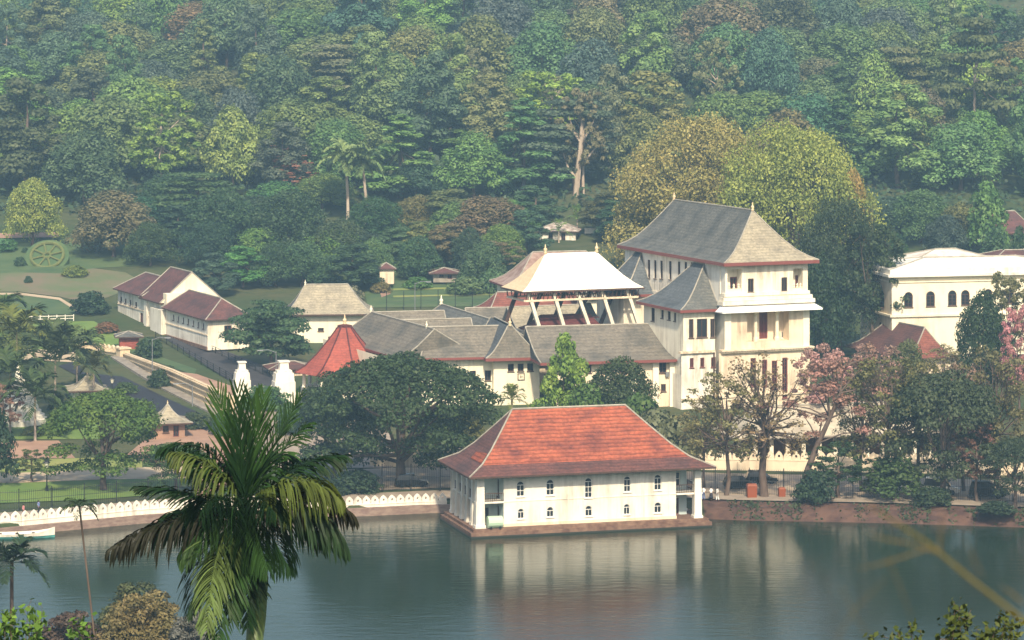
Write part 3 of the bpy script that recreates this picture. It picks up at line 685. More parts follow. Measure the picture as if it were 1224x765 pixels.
# small square emblem board under the windows
a0, a1, z0, z1 = pg.rect(618.6, 446.2, 627, 454.6); mb = MB(); pbox(mb, pg, a0, a1, z0, z1, .02, .10); fb_ = mb.build('sign_board', M['wood'], T)
mb = MB(); pbox(mb, pg, a0 + .13, a1 - .13, z0 + .13, z1 - .13, .101, .12); mb.build('sign_face', M['cream'], fb_)
mb = MB(); zz = (z0 + z1) / 2; pbox(mb, pg, a0 + .45, a1 - .3, zz - .05, zz + .05, .121, .14); pbox(mb, pg, a0 + .42, a0 + .52, z0 + .35, z1 - .3, .121, .14); mb.build('sign_mark', M['wood'], fb_)
lx = Fg.local(ap)
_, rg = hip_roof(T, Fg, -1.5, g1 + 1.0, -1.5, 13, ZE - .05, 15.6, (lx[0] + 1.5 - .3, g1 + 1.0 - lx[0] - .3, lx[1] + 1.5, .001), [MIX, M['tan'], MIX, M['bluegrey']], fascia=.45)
finial(T, rg[-1][0] + Vector((.3, .1, 0)), 1.3)
# north-south roof behind the gatehouse
a = rp(527.5, 363.8); b = rp(606, 388.0)
Fn, Ln = ridge_frame(b, a)
_, rg = ridge_roof(T, b, a, 8.0, 6.0, ZE, [M['bluegrey'], M['grey'], M['grey'], M['grey']], hipB=5.0, extA=0, fascia=.35)
finial(T, rg[-1][1] + Vector((0, 0, 0)), 1.6, M['cream'])
# front wing left of the gatehouse, and the west wing running back
a = rp(510, 391.3); b = rp(612, 389.3)
_, rg = ridge_roof(T, a, b, 5.6, 6.0, ZE, GB, hipA=2.0, fascia=.35)
finial(T, rg[-1][0], 1.0, M['cream'])
a2 = rp(443.5, 373.3)
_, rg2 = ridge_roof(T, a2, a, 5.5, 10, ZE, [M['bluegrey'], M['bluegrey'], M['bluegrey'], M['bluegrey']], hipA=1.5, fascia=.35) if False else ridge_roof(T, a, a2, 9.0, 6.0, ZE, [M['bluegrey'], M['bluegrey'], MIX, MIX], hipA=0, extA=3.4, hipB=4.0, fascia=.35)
finial(T, rg2[-1][1], 1.2, M['cream'])
for (xa, ya, xb, yb) in ((446, 373.6, 531, 371.6), (477, 383.0, 563, 380.8), (556, 368.6, 640, 367.2)):
    ridge_roof(T, rp(xa, ya, 14.8), rp(xb, yb, 14.8), 5.0, 5.0, ZE, GB, fascia=.3)
# walls under the west parts
Fw, Lw = ridge_frame(rp(510, 391.3), a2)
wall(T, Plane(Fw.w(Lw + 2, -7.8, 0) if False else Fw.w(Lw + 2, 7.6, 0), (-Fw.c, -Fw.s)), 0, Lw + 2, 3, ZE, M['cream'])
Ff, Lf = ridge_frame(a, rp(612, 389.3)) if False else ridge_frame(rp(510, 391.3), rp(612, 389.3))
wall(T, front(Ff, -4.4), -1.5, Lf - 3.4, 2.5, ZE, M['cream'], [dict(a0=1.2 + 2.4 * k, a1=2.2 + 2.4 * k, z0=7, z1=8.6, style='mullion') for k in range(4)])
# far tan roof behind the canopy court
_, _r = ridge_roof(T, rp(606, 367.4, 15.4), rp(706, 364.0, 15.4), 9.0, 6.0, 10.8, [M['tan'], M['tan'], M['grey'], M['grey']], fascia=.3)

# ---------------------------------------------------------------- gilded canopy over the shrine
Fk = Frame((1.64, 487.3, 4), R(21.6)); K = thing('shrine_canopy', 'pale gilded canopy roof on slanting posts above the temple court', 'canopy', (11, 494, 4))
_, rg = hip_roof(K, Fk, 0, 21.0, 0, 9.3, 20.1, 25.65, (5.8, 6.3, 4.65, 4.65), [M['gold'], M['gold'], M['gold'], M['goldside']], curve=[(0, 0), (.2, .13), (.45, .36), (.72, .67), (1, 1)], fm=M['wood'], fascia=.25, ridge=False)  # near-white lit slopes, tan left slope: light and shade in the gilding
finial(K, rg[-1][0], 1.5); finial(K, rg[-1][1], 1.5)
pk = front(Fk, .8); mb = MB()
zt = pk.hit(690, 357.5)[1]
pbox(mb, pk, .8, 20.2, zt - .15, zt + .15, -.15, .15); pbox(mb, front(Fk, 8.5), .8, 20.2, zt - .15, zt + .15, -.15, .15)
pbox(mb, leftside(Fk, .8, 8.5), 0, 7.7, zt - .15, zt + .15, -.15, .15); pbox(mb, leftside(Fk, 20.2, 8.5), 0, 7.7, zt - .15, zt + .15, -.15, .15)
mb.build('ring_beam', M['stain'], K)
mb = MB(); pbox(mb, front(Fk, 4.65), 6, 14.5, 21.8, 21.95, -.1, .1)
for k in range(27):
    a = .9 + 19.2 * k / 26
    for vv, o_ in ((.8, 1), (8.5, -1)): mb.tube([Fk.w(a, vv, zt), Fk.w(a, vv - .6 * o_, 19.9)], .09, 4)
    if not 6 < a < 14.5: continue
    mb.tube([Fk.w(a, .8, zt), Fk.w(a, 4.65, 21.9)], .08, 4); mb.tube([Fk.w(a, 8.5, zt), Fk.w(a, 4.65, 21.9)], .08, 4)
mb.build('rafters', M['wood'], K)
def slant(xt, yt, xb, yb, v, mat):
    q = front(Fk, v); t, b = q.hit(xt, yt), q.hit(xb, yb)
    d = ((b[0] - t[0]) / (b[1] - t[1])); z0 = 9.5; a_b = t[0] + d * (z0 - t[1])
    mb = MB(); zt_ = 20.05; a_t = t[0] + d * (zt_ - t[1])
    w = .28
    mb.hexa([q.at(a_b - w, z0, w), q.at(a_b + w, z0, w), q.at(a_b + w, z0, -w), q.at(a_b - w, z0, -w)], [q.at(a_t - w, zt_, w), q.at(a_t + w, zt_, w), q.at(a_t + w, zt_, -w), q.at(a_t - w, zt_, -w)])
    mb.build('post', mat, K)
for xt, yt, xb, yb in ((633.5, 356.5, 643.5, 388.5), (664, 358, 673, 388), (692, 356.5, 703, 387), (721.7, 355.5, 731.5, 385.8), (751.5, 353, 762, 385)): slant(xt, yt, xb, yb, 1.0, M['warm'])
for xt, yt, xb, yb in ((614.5, 358, 606, 382), (643.5, 358, 632, 388), (672, 357, 664, 377), (701, 357, 692, 372), (730.5, 356, 721, 379)): slant(xt, yt, xb, yb, 8.3, M['wood'])
# small light globes on the beam
# ---------------------------------------------------------------- shrine under the canopy, inner hall
S = thing('inner_shrine', 'shrine under the gilded canopy with a maroon roof and small grey turret', 'shrine', (8, 493, 4))
Fs = Frame((3.6, 491.2, 4), R(16))
mb = MB(); mb.box(Fs, 0, 11.5, .5, 6, 4, 13.4); mb.build('wall', M['stain'], S)
z_m0, z_m1 = 13.2, 15.75
hip_roof(S, Fs, -.6, 12.2, -.6, 7, z_m0 + .3, z_m1, (2.6, 2.2, 3.4, 3.4), [M['maroon']] * 4, fascia=.2, ridge=False)
hip_roof(S, Fs, 8.2, 11.6, 3, 6.0, 15.2, 17.3, (.9, .9, 1.3, 1.3), [M['bluegrey']] * 4, fascia=.15, ridge=False)
H = thing('inner_hall', 'cream inner hall with dark windows between gilded canopy and tall palace block', 'hall', (18, 512, 4))
Fh = Frame(G(706, 388, 9.8), R(14)); Fh.o.z = 4; ph = front(Fh, 0); h1 = ph.hit(778, 370)[0]
ops = [op(ph, r, style='mullion', fm=M['wood'], fw=.12) for r in ((736, 362, 740.5, 384), (744.5, 361, 754.5, 384), (759, 360.5, 763.5, 383.5), (722, 360, 726, 372), (773.5, 366, 777, 383))]
wall(H, ph, 0, h1, 4, 14.4, M['cream'], ops); wall(H, leftside(Fh, 0, 9), 0, 9, 4, 14.4, M['cream'])
hip_roof(H, Fh, -.8, h1 + .6, -.8, 10, 14.4, 15.6, (4, 4, 5.2, 5.2), [M['tan']] * 4, fascia=.2, ridge=False)
# red roofed range behind the canopy
Q = thing('red_roof_range', 'low range with faded red tiled roof beyond the gilded canopy', 'building', (0, 545, 5))
a = G(594, 349.6, 14.5); b = G(700, 347, 14.5)
Fq, Lq = ridge_frame(a, b); ridge_roof(Q, a, b, 5, 5, 11.5, [M['oldred']] * 4, hipA=3, fascia=.25)
wall(Q, front(Fq, -4.2), -1, Lq, 5, 11.6, M['warm'])
# weathered stone-coloured roof rising behind the canopy (two slopes seen either side)
Q2 = thing('rusty_roof_hall', 'hall with high rusty pinkish roof half hidden behind the gilded canopy', 'building', (10, 560, 6))
rust = blotch('rusty_sheet_roof', (.34, .25, .21), (.22, .13, .10), 0.7)
Fq2 = Frame(G(609, 344, 12.6), R(14)); Fq2.o.z = 6
hip_roof(Q2, Fq2, 0, 24, 0, 16, 12.6, 18.5, (6.5, 7.0, 8, 8), [rust] * 4, fascia=.3, ridge=True)
mb = MB(); mb.box(Fq2, 1.2, 22.8, 1.2, 14.8, 6, 12.6); mb.build('wall', M['warm'], Q2)

# ---------------------------------------------------------------- E: cream hall with the pale grey roof, F: octagonal pavilion
E = thing('library_hall', 'cream hall with plain pale olive-grey hipped roof beside the octagon pavilion', 'hall', (-32, 545, 5))
Fe = Frame(G(346, 414, 5), R(4)); pe = front(Fe, 0); e1 = pe.hit(441, 395)[0]
ops = [op(pe, r, style='mullion', fm=M['wood'], fw=.1) for r in ((380, 392, 387, 396), (401, 391.5, 407.5, 395.5), (421, 391, 428, 395))]
wall(E, pe, 0, e1, 5, 11, M['cream'], ops); wall(E, leftside(Fe, 0, 10), 0, 10, 5, 11, M['cream']); wall(E, Plane(Fe.w(e1, 0, 0), (-Fe.s, Fe.c)), 0, 10, 5, 11, M['cream'])
_, rg = hip_roof(E, Fe, -1.0, e1 + 1.0, -1.2, 11.5, 10.7, 15.4, (3.8, 4.6, 6.3, 6.3), [M['tan'], M['tan'], M['tan'], M['grey']], fascia=.25, fm=M['wood'])  # grey left slope has its shade put into the tile
finial(E, rg[-1][0], .9, M['cream'])
OC = thing('octagon_pavilion', 'octagonal pavilion with pointed bright red tiled roof behind the dark spreading tree', 'pavilion', (-26.5, 493, 3))
oc = P(412, 392, 493); ctr = Vector((oc.x, 493, 3))
mb = MB(); nO = 8; prof = [(8.1, 7.0), (6.5, 7.9), (4.6, 9.7), (2.6, 12.0), (1.0, 14.1)]
ring = [[Vector((ctr.x + r * math.cos(math.pi * (k + .35) / 4), ctr.y + r * math.sin(math.pi * (k + .35) / 4), z)) for k in range(8)] for r, z in prof]
for i in range(4):
    for k in range(8): mb.poly([ring[i][k], ring[i][(k + 1) % 8], ring[i + 1][(k + 1) % 8], ring[i + 1][k]])
mb.poly(ring[-1]); mb.poly([p - Vector((0, 0, .05)) for p in reversed(ring[0])]); mb.build('roof', M['octred'], OC)
mb = MB()
for k in range(8): mb.tube([r[k] + Vector((0, 0, .05)) for r in ring], .13, 5)
mb.build('ridge_tiles', M['maroon'], OC); mb = MB(); mb.lathe((ctr.x, ctr.y, 14.0), [(1.15, 0), (1.15, .3), (.5, .4), (.2, .5)], 8); mb.build('roof_cap', M['maroon'], OC)
finial(OC, Vector((ctr.x, ctr.y, 14.4)), 1.6)
mb = MB(); mb.lathe((ctr.x, ctr.y, 3.0), [(7.0, -.5), (7.0, 1.6), (6.2, 1.62), (4.6, 1.64), (4.6, 4.6)], 8); mb.build('wall', M['warm'], OC)
for k in range(8):
    t = math.pi * (k + .35) / 4; mb = MB(); mb.lathe((ctr.x + 6.6 * math.cos(t), ctr.y + 6.6 * math.sin(t), 4.6), [(.35, 0), (.3, .3), (.26, 2.2), (.4, 2.5)], 8); mb.build('pillar', M['warm'], OC)
# ---------------------------------------------------------------- G: long white building at the left
L1 = thing('long_white_building', 'long low white building with small windows and a brown-red roof, nearer of two', 'building', (-55, 546, 6))
Fl = Frame((-52.7, 536, 6), R(24.5)); pll = leftside(Fl, 0, 23)
ops = []
for k in range(7):
    s = 23 - 2.2 - k * 2.75; ops.append(dict(a0=s - .35, a1=s + .35, z0=9.0, z1=10.0, style='mullion', fm=M['wood'], fw=.08))
wall(L1, pll, 0, 23, 5.5, 11, M['white'], ops); pr = front(Fl, 0)
wall(L1, pr, 0, 7.6, 5.5, 11, M['warm'], [op(pr, (268, 389, 277, 400), style='cross', fm=M['redwood'])])
wall(L1, Plane(Fl.w(7.6, 0, 0), (-Fl.s, Fl.c)), 0, 23, 5.5, 11, M['white'])
mb = MB(); pbox(mb, pll, 0, 22.98, 8.0, 8.18, 0, .12); mb.build('string_course', M['stain'], L1)
mb = MB(); pbox(mb, pll, 0, 22.98, 5.5, 6.1, 0.004, .3); mb.build('plinth', M['plinth'], L1)
hip_roof(L1, Fl, -.7, 8.3, -.9, 23.5, 10.85, 14.0, (4.5, 4.5, 4.5, 2.0), [M['brownroof']] * 4, curve=[(0, 0), (1, 1)], fascia=.2, fm=M['wood'])
L2 = thing('long_white_building', 'taller white building with gabled brown-red roof, farther of two long white ones', 'building', (-70, 570, 6.5))
Fm = Frame(Fl.w(0, 23, 0), R(24.5)); Fm.o.z = 6; plm = leftside(Fm, 0, 29)
ops = [op(plm, r, style='mullion', fm=M['wood'], fw=.08) for r in ((135, 351.5, 137, 357.5), (143.6, 354.5, 145.8, 360.5), (149, 357, 151, 362.5), (154.5, 358.5, 156.6, 364.5), (161.5, 361, 163.7, 367))]
ops += [op(plm, (167.2, 374, 171, 394), style='mullion', fm=M['redwood'], fw=.1, name='door'), op(plm, (176, 374, 178, 378), style='mullion', fw=.06), op(plm, (187, 376, 191, 382), style='cross', fw=.1), op(plm, (176.5, 388, 178.5, 393), style='mullion', fw=.06)]
ops = [o_ for o_ in ops if o_['a1'] < 28.9 and o_['a0'] > .1]
wall(L2, plm, 0, 29, 5.5, 12.0, M['white'], ops)
mb = MB(); pbox(mb, plm, 0, 28.9, 9.0, 9.15, 0, .12); mb.build('string_course', M['stain'], L2)
hip_roof(L2, Fm, -.7, 9.5, 12, 29.8, 11.9, 15.0, (5.1, 5.1, .001, 4), [M['brownroof']] * 4, curve=[(0, 0), (1, 1)], fascia=.2, fm=M['wood'])
# gabled cross block
ga, gb, zg = 2.0, 13.0, 17.0
pgab = front(Fm, ga); mb = MB()
mb.poly([pgab.at(-.0, 11.6), pgab.at(10.6, 11.6), pgab.at(5.3, 16.7)]); mb.poly([pgab.at(0, 5.6), pgab.at(10.6, 5.6), pgab.at(10.6, 11.6), pgab.at(0, 11.6)])
q = Plane(Fm.w(10.6, gb, 0), (-Fm.c, -Fm.s)); mb.poly([q.at(0, 5.6), q.at(10.6, 5.6), q.at(10.6, 11.6), q.at(5.3, 16.7), q.at(0, 11.6)])
mb.build('gable_wall', M['cream'], L2)
hip_roof(L2, Fm, -.8, 11.4, ga - .8, gb + .6, 11.6, 16.9, (6.1, 6.1, .001, .001), [M['brownroof']] * 4, curve=[(0, 0), (1, 1)], fascia=.25, fm=M['wood'], gm=M['cream'])
wall(L2, Plane(Fm.w(10.6, 0, 0), (-Fm.s, Fm.c)), 0, 29, 5.5, 11.6, M['white'])
mb = MB(); pbox(mb, front(Fm, 0), 0.1, 7.5, 9.9, 13.3, -2, -.02); mb.build('link_wall', M['cream'], L2)
mb = MB(); pbox(mb, plm, 17.5, 19.0, 5.5, 11.6, .004, .5); pbox(mb, plm, 22.5, 28.8, 5.5, 10.4, .004, .9); mb.build('porch', M['white'], L2)

# ---------------------------------------------------------------- L: arched cream building at the right and the red tiled house before it
N = thing('arched_building', 'cream colonial building with a row of arched windows and flat white roof', 'building', (76, 560, 6))
Fn2 = Frame(G(1066, 424, 6.0), R(13)); pn = front(Fn2, 0); n1 = pn.hit(1240, 340)[0] + 8
ze = pn.hit(1075, 331)[1]; zs = pn.hit(1075, 377.5)[1]
xs_ = [(1080.7, 349, 1091.2, 367.5), (1107, 348, 1117.5, 366.5), (1133.2, 347, 1143.5, 365.5), (1148.8, 346.6, 1159, 365), (1176, 345.5, 1186.3, 364), (1202, 344.5, 1212, 363)]
ops = [op(pn, r, arch=True, style='cross', fm=M['wood'], fw=.14, depth=.4) for r in xs_]
ops += [op(pn, (1080.5, 389.5, 1091, 404), arch=True, style='mullion', fm=M['redwood'], fw=.14)]
wall(N, pn, 0, n1, 5.5, ze, M['cream'], ops)
pnl = leftside(Fn2, 0, 16)
ops = [op(pnl, r, arch=True, style='cross', fm=M['wood'], fw=.14) for r in ((1048, 343.5, 1057, 367.5), (1031.5, 338, 1037.5, 359))]
ops += [op(pnl, (1049.5, 385, 1055.5, 398), arch=True, style='mullion')]
wall(N, pnl, 0, 16, 5.5, ze, M['stain'], ops)  # side wall in darker plaster, its shade put into the colour
mb = MB()
for q, a1 in ((pn, n1), (pnl, 16)):
    pbox(mb, q, -.1, a1 + (.15 if q is pn else .3), zs - .2, zs + .15, .004, .35); pbox(mb, q, 0, a1 + .1, ze - 1.0, ze - .8, .004, .2)
mb.build('string_course', M['cream'], N)
zr_ = pn.hit(1075, 322)[1]
mb = MB(); mb.box(Fn2, -.9, n1 + .9, -.9, 16.9, ze, ze + .45); mb.box(Fn2, -.5, n1 + .5, -.5, 16.5, ze + .45, ze + 1.3); mb.build('cornice', M['white'], N)
hip_roof(N, Fn2, -.3, n1 + .3, -.3, 16.3, ze + 1.3, ze + 2.5, (9, 9, 8, 8), [blotch('white_painted_roof', (.78, .76, .70), (.6, .56, .5), .5)] * 4, curve=[(0, 0), (1, 1)], fascia=0, rr=.14, name='roof')
hip_roof(N, Fn2, 6, 24, 8, 20, ze + 1.6, ze + 3.4, (7, 7, 6, 6), [blotch('pale_roof_sheet', (.74, .70, .63), (.5, .42, .36), .4)] * 4, curve=[(0, 0), (1, 1)], fascia=.2, fm=M['stain'], rr=.14, name='roof')
hip_roof(N, Fn2, 22, 34, 9, 20, ze + 1.6, ze + 3.0, (4, 4, 5, 5), [M['darkred']] * 4, curve=[(0, 0), (1, 1)], fascia=.2, fm=M['stain'], name='roof')
D = thing('red_tiled_house', 'low house with dark red tiled roof and peeling cream wall before the arched building', 'house', (66, 505, 4))
pr0 = G(1108, 431, 6.3); Fd = Frame(pr0, R(22)); Fd.o.z = 4
hip_roof(D, Fd, -4.2, 5.0, -1, 21, 6.8, 11.4, (5.6, 3.6, 4.2, 5), [M['oldred'], M['oldred'], M['darkred'], M['darkred']], fascia=.2, fm=M['wood'])  # redder lit slopes, darker shaded slopes: light set by tile colour
wall(D, front(Fd, 0), -3.2, 4.0, 3.5, 7.0, M['stain']); wall(D, leftside(Fd, -3.2, 18), 0, 18, 3.5, 7.0, M['stain'], [dict(a0=8 + 2.2 * k, a1=9 + 2.2 * k, z0=5, z1=6.6, style='mullion') for k in range(4)])
hip_roof(D, Fd, 3.6, 11.4, 3, 9.5, 7.2, 10.4, (3.9, 3.9, 2.2, 2.2), [M['darkred']] * 4, fascia=.2, fm=M['wood']) if False else None
W = thing('peeling_wall', 'peeling cream garden wall with one dark opening beside the red tiled house', 'wall', (74, 492, 3.5))
Fw_ = Frame(G(1096, 452, 3.3), R(10)); Fw_.o.z = 3.3; pw_ = front(Fw_, 0)
wall(W, pw_, 0, pw_.hit(1168, 440)[0], 3, 6.9, M['stain'], [op(pw_, (1144, 424.5, 1152, 432), style='mullion', fm=M['wood'], fw=.1)], name='wall_face')
mb = MB(); pbox(mb, pw_, 0, pw_.hit(1168, 440)[0], 3, 6.85, -.6, -.2); pbox(mb, pw_, 0, pw_.hit(1168, 440)[0] + .1, 6.9, 7.05, -.5, .15); mb.build('coping', M['stain'], W)
U = thing('hill_house', 'yellowish house with brown hipped roof among trees uphill of the arched building', 'house', (110, 650, 13))
Fu = Frame(P(1195, 300, 652), R(-8)); Fu.o.z = ter(Fu.o.x, 652) - 1.5; zU = P(1195, 272, 652).z; pu = front(Fu, 0)
Fu2 = Frame(P(1160.5, 300, 658), R(10)); pu = front(Fu2, 0)
wall(U, pu, 0, 7.5, Fu2.o.z - 4, pu.hit(1165, 279)[1], M['cream'], [dict(a0=1.3, a1=2.3, z0=Fu2.o.z + .3, z1=Fu2.o.z + 1.8, style='cross'), dict(a0=4.3, a1=5.3, z0=Fu2.o.z + .3, z1=Fu2.o.z + 1.8, style='cross')])
wall(U, Plane(Fu2.w(7.5, 0, 0), (.55, .83)), 0, 12, Fu2.o.z - 4, pu.hit(1165, 277)[1], M['cream'], [dict(a0=2, a1=3, z0=Fu2.o.z + .3, z1=Fu2.o.z + 2, style='cross'), dict(a0=5, a1=6, z0=Fu2.o.z + .3, z1=Fu2.o.z + 2, style='cross')])
zz = pu.hit(1165, 279)[1]; hip_roof(U, Fu2, -1, 14.5, -1, 11, zz, zz + 4.3, (5, 3, 6, 6), [M['brownroof']] * 4, curve=[(0, 0), (1, 1)], fascia=.25, fm=M['wood'])

# ---------------------------------------------------------------- small buildings
def hut(name, label, cat, pxl, pxr, pyb, pye, pyr, z, rz, depth, roofm, wallm, curve=None, win=True, over=.6, Y=None, flat=None):
    """a small house seen from the front: left and right wall px, base, eave and ridge rows"""
    g = G(pxl, pyb, z) if Y is None else P(pxl, pyb, Y)
    F = Frame(g, rz); p = front(F, 0); w = p.hit(pxr, pyb)[0]; ze = p.hit((pxl + pxr) / 2, pye)[1]
    t = thing(name, label, cat, tuple(F.w(w / 2, depth / 2, g.z)))
    o_ = []
    if win: o_ = [dict(a0=w * .25, a1=w * .25 + min(.9, w * .2), z0=g.z + (ze - g.z) * .35, z1=g.z + (ze - g.z) * .8, style='mullion'), dict(a0=w * .6, a1=w * .6 + min(.9, w * .2), z0=g.z + (ze - g.z) * .05, z1=g.z + (ze - g.z) * .8, style='mullion', fm=M['redwood'], name='door')]
    wall(t, p, 0, w, g.z - .6, ze, wallm, o_); wall(t, leftside(F, 0, depth), 0, depth, g.z - .6, ze, wallm)
    wall(t, Plane(F.w(w, 0, 0), (-F.s, F.c)), 0, depth, g.z - .6, ze, wallm); wall(t, Plane(F.w(w, depth, 0), (-F.c, -F.s)), 0, w, g.z - .6, ze, wallm)
    zr = front(F, depth / 2).hit((pxl + pxr) / 2, pyr)[1]; h = depth / 2 + over
    hx = min(h, w / 2 + over - .01)
    hip_roof(t, F, -over, w + over, -over, depth + over, ze - .05, zr, (hx, hx, h, h), [roofm] * 4, curve=curve or CURVE, fascia=.18, fm=M['wood'])
    return t, F, w, ze, zr
PAV = [(0, 0), (.3, .1), (.55, .28), (.8, .6), (1, 1)]
t, F, w, ze, zr = hut('garden_pavilion', 'small pavilion with curved tan roof by the temple square behind the umbrella-shaped tree', 'pavilion', 186, 221, 524, 505, 483, 2.6, R(16), 4.6, M['tan'], M['pinkdirt'], PAV, over=1.0)
finial(t, F.w(w / 2, 2.3, zr), .6)
t, F, w, ze, zr = hut('garden_pavilion', 'small tan roofed pavilion between coconut palms and the moat wall', 'pavilion', 88, 124, 478, 466, 448, 3.4, R(14), 4.6, M['tan'], M['warm'], PAV, over=1.0)
finial(t, F.w(w / 2, 2.3, zr), .6)
hut('garden_hut', 'tiny white hut with brown roof on the terraced lawn', 'hut', 454, 471, 336, 321, 314, 11, R(8), 3, M['brownroof'], M['stain'], [(0, 0), (1, 1)], win=False, over=.4)
hut('lodge', 'low dim lodge under brown roof in trees above the terraced lawn', 'house', 518, 546, 334, 326, 320, 11, R(5), 5, M['brownroof'], M['stone'], [(0, 0), (1, 1)], over=.9)
hut('forest_house', 'white walled house with patched pale roof at the forest foot above the canopy', 'house', 645, 688, 289, 276, 265, 15, R(-6), 7, blotch('patched_sheet_roof', (.5, .42, .36), (.2, .15, .12), .8), M['white'], [(0, 0), (1, 1)], over=.8)
hut('ticket_kiosk', 'small kiosk with grey roof and red counter below the long white buildings', 'kiosk', 143, 166, 417, 402, 396, 5.4, R(10), 3.2, M['grey'], M['octred'], [(0, 0), (1, 1)], win=False, over=.8)
hut('garden_shed', 'dark red roofed shed beside the long white buildings and layered tree', 'shed', 326, 372, 446, 440, 432, 4.6, R(14), 4.5, M['darkred'], M['stain'], [(0, 0), (1, 1)], win=False, over=.8)
mb = MB(); Fx = Frame(G(699, 285, 15.2), R(4)); mb.box(Fx, 0, 10.5, 0, .5, 14, 17.2); mb.box(Fx, -.1, 10.6, -.1, .6, 17.2, 17.4)
tag(recentre(mb.build('boundary_wall', M['white'])), 'pale boundary wall glimpsed at the forest foot near banana plants', 'wall')
# street-side range behind the boundary wall on the right
V = thing('columned_range', 'single-storey range with pale roof and white columns beneath the tall palace block', 'building', (42, 446, 2.4))
Fv = Frame(G(884, 556, 2.5), R(13)); pv = front(Fv, 0); v1 = pv.hit(1112, 540)[0]
zvE = pv.hit(950, 521)[1]
hip_roof(V, Fv, -1, v1 + 1, -1, 9.5, zvE, zvE + 3.6, (5, 5, 5.2, 5.2), [blotch('pale_lichened_roof', (.46, .40, .30), (.33, .28, .21), .5)] * 4, curve=[(0, 0), (1, 1)], fascia=.2, fm=M['stone'])
wall(V, front(Fv, 2.6), 0, v1, 2, zvE, M['wood'], [], name='inner_wall')
for k in range(13):
    mb = MB(); mb.box(Fv, v1 * k / 12 - .28, v1 * k / 12 + .28, -.05, .5, 2, zvE - .1, taper=.04); mb.build('pillar', M['warm'], V)
mb = MB(); mb.box(Fv, -.4, v1 + .4, -.4, 9, 2, 3.0); mb.build('plinth', M['stain'], V)
# ---------------------------------------------------------------- trees
rng = np.random.default_rng(7)
def leaf_mesh(name, c, nrm, size, aspect, mat):
    """a cloud of small leaf sprays: centres c, facing nrm"""
    n = len(c); t = rng.normal(size=(n, 3)); nrm = nrm / (np.linalg.norm(nrm, axis=1, keepdims=True) + 1e-9)
    t -= (t * nrm).sum(1, keepdims=True) * nrm; t /= np.linalg.norm(t, axis=1, keepdims=True) + 1e-9
    b = np.cross(nrm, t); s = size[:, None]; a = aspect
    fold = nrm * s * rng.uniform(-.25, .25, size=(n, 1))
    v = np.stack([c + t * s * a, c + b * s * .55 + t * s * rng.uniform(-.3, .3, size=(n, 1)) + fold, c - t * s * a, c - b * s * .55 + fold], axis=1).reshape(-1, 3)
    me = bpy.data.meshes.new(name); me.vertices.add(n * 4); me.vertices.foreach_set('co', v.astype(np.float32).ravel())
    me.loops.add(n * 4); me.loops.foreach_set('vertex_index', np.arange(n * 4, dtype=np.int32))
    me.polygons.add(n); me.polygons.foreach_set('loop_start', np.arange(0, n * 4, 4, dtype=np.int32)); me.polygons.foreach_set('loop_total', np.full(n, 4, dtype=np.int32))
    me.materials.append(mat); me.update(calc_edges=True); me.validate(); return me
def lobes_to_leaves(lobes, n, size, up=.25, rnd=.75, inner=.25):
    """lobes: list of (centre, (rx,ry,rz)); leaves on their shells, a few inside, none deep inside a neighbour"""
    cs = np.array([l[0] for l in lobes], float); rs = np.array([l[1] for l in lobes], float)
    area = (rs[:, 0] * rs[:, 1] + rs[:, 0] * rs[:, 2] * 2); pr = area / area.sum(); n0 = int(n * 1.7)
    k = rng.choice(len(lobes), n0, p=pr); d = rng.normal(size=(n0, 3)); d /= np.linalg.norm(d, axis=1, keepdims=True)
    d[:, 2] = np.where((d[:, 2] < -.35) & (rng.random(n0) < .65), -d[:, 2], d[:, 2])
    rad = np.where(rng.random(n0) < inner, rng.uniform(.45, .85, n0), rng.normal(1.0, .10, n0))
    c = cs[k] + d * rs[k] * rad[:, None]
    keep = np.ones(n0, bool)
    for j in range(len(lobes)):
        q = (((c - cs[j]) / rs[j]) ** 2).sum(1); keep &= ~((q < .42) & (k != j))
    c, d = c[keep][:n], d[keep][:n]
    nr = d + rng.normal(size=d.shape) * rnd * .6; nr[:, 2] += up
    return c, nr, size * rng.uniform(.6, 1.4, len(c))
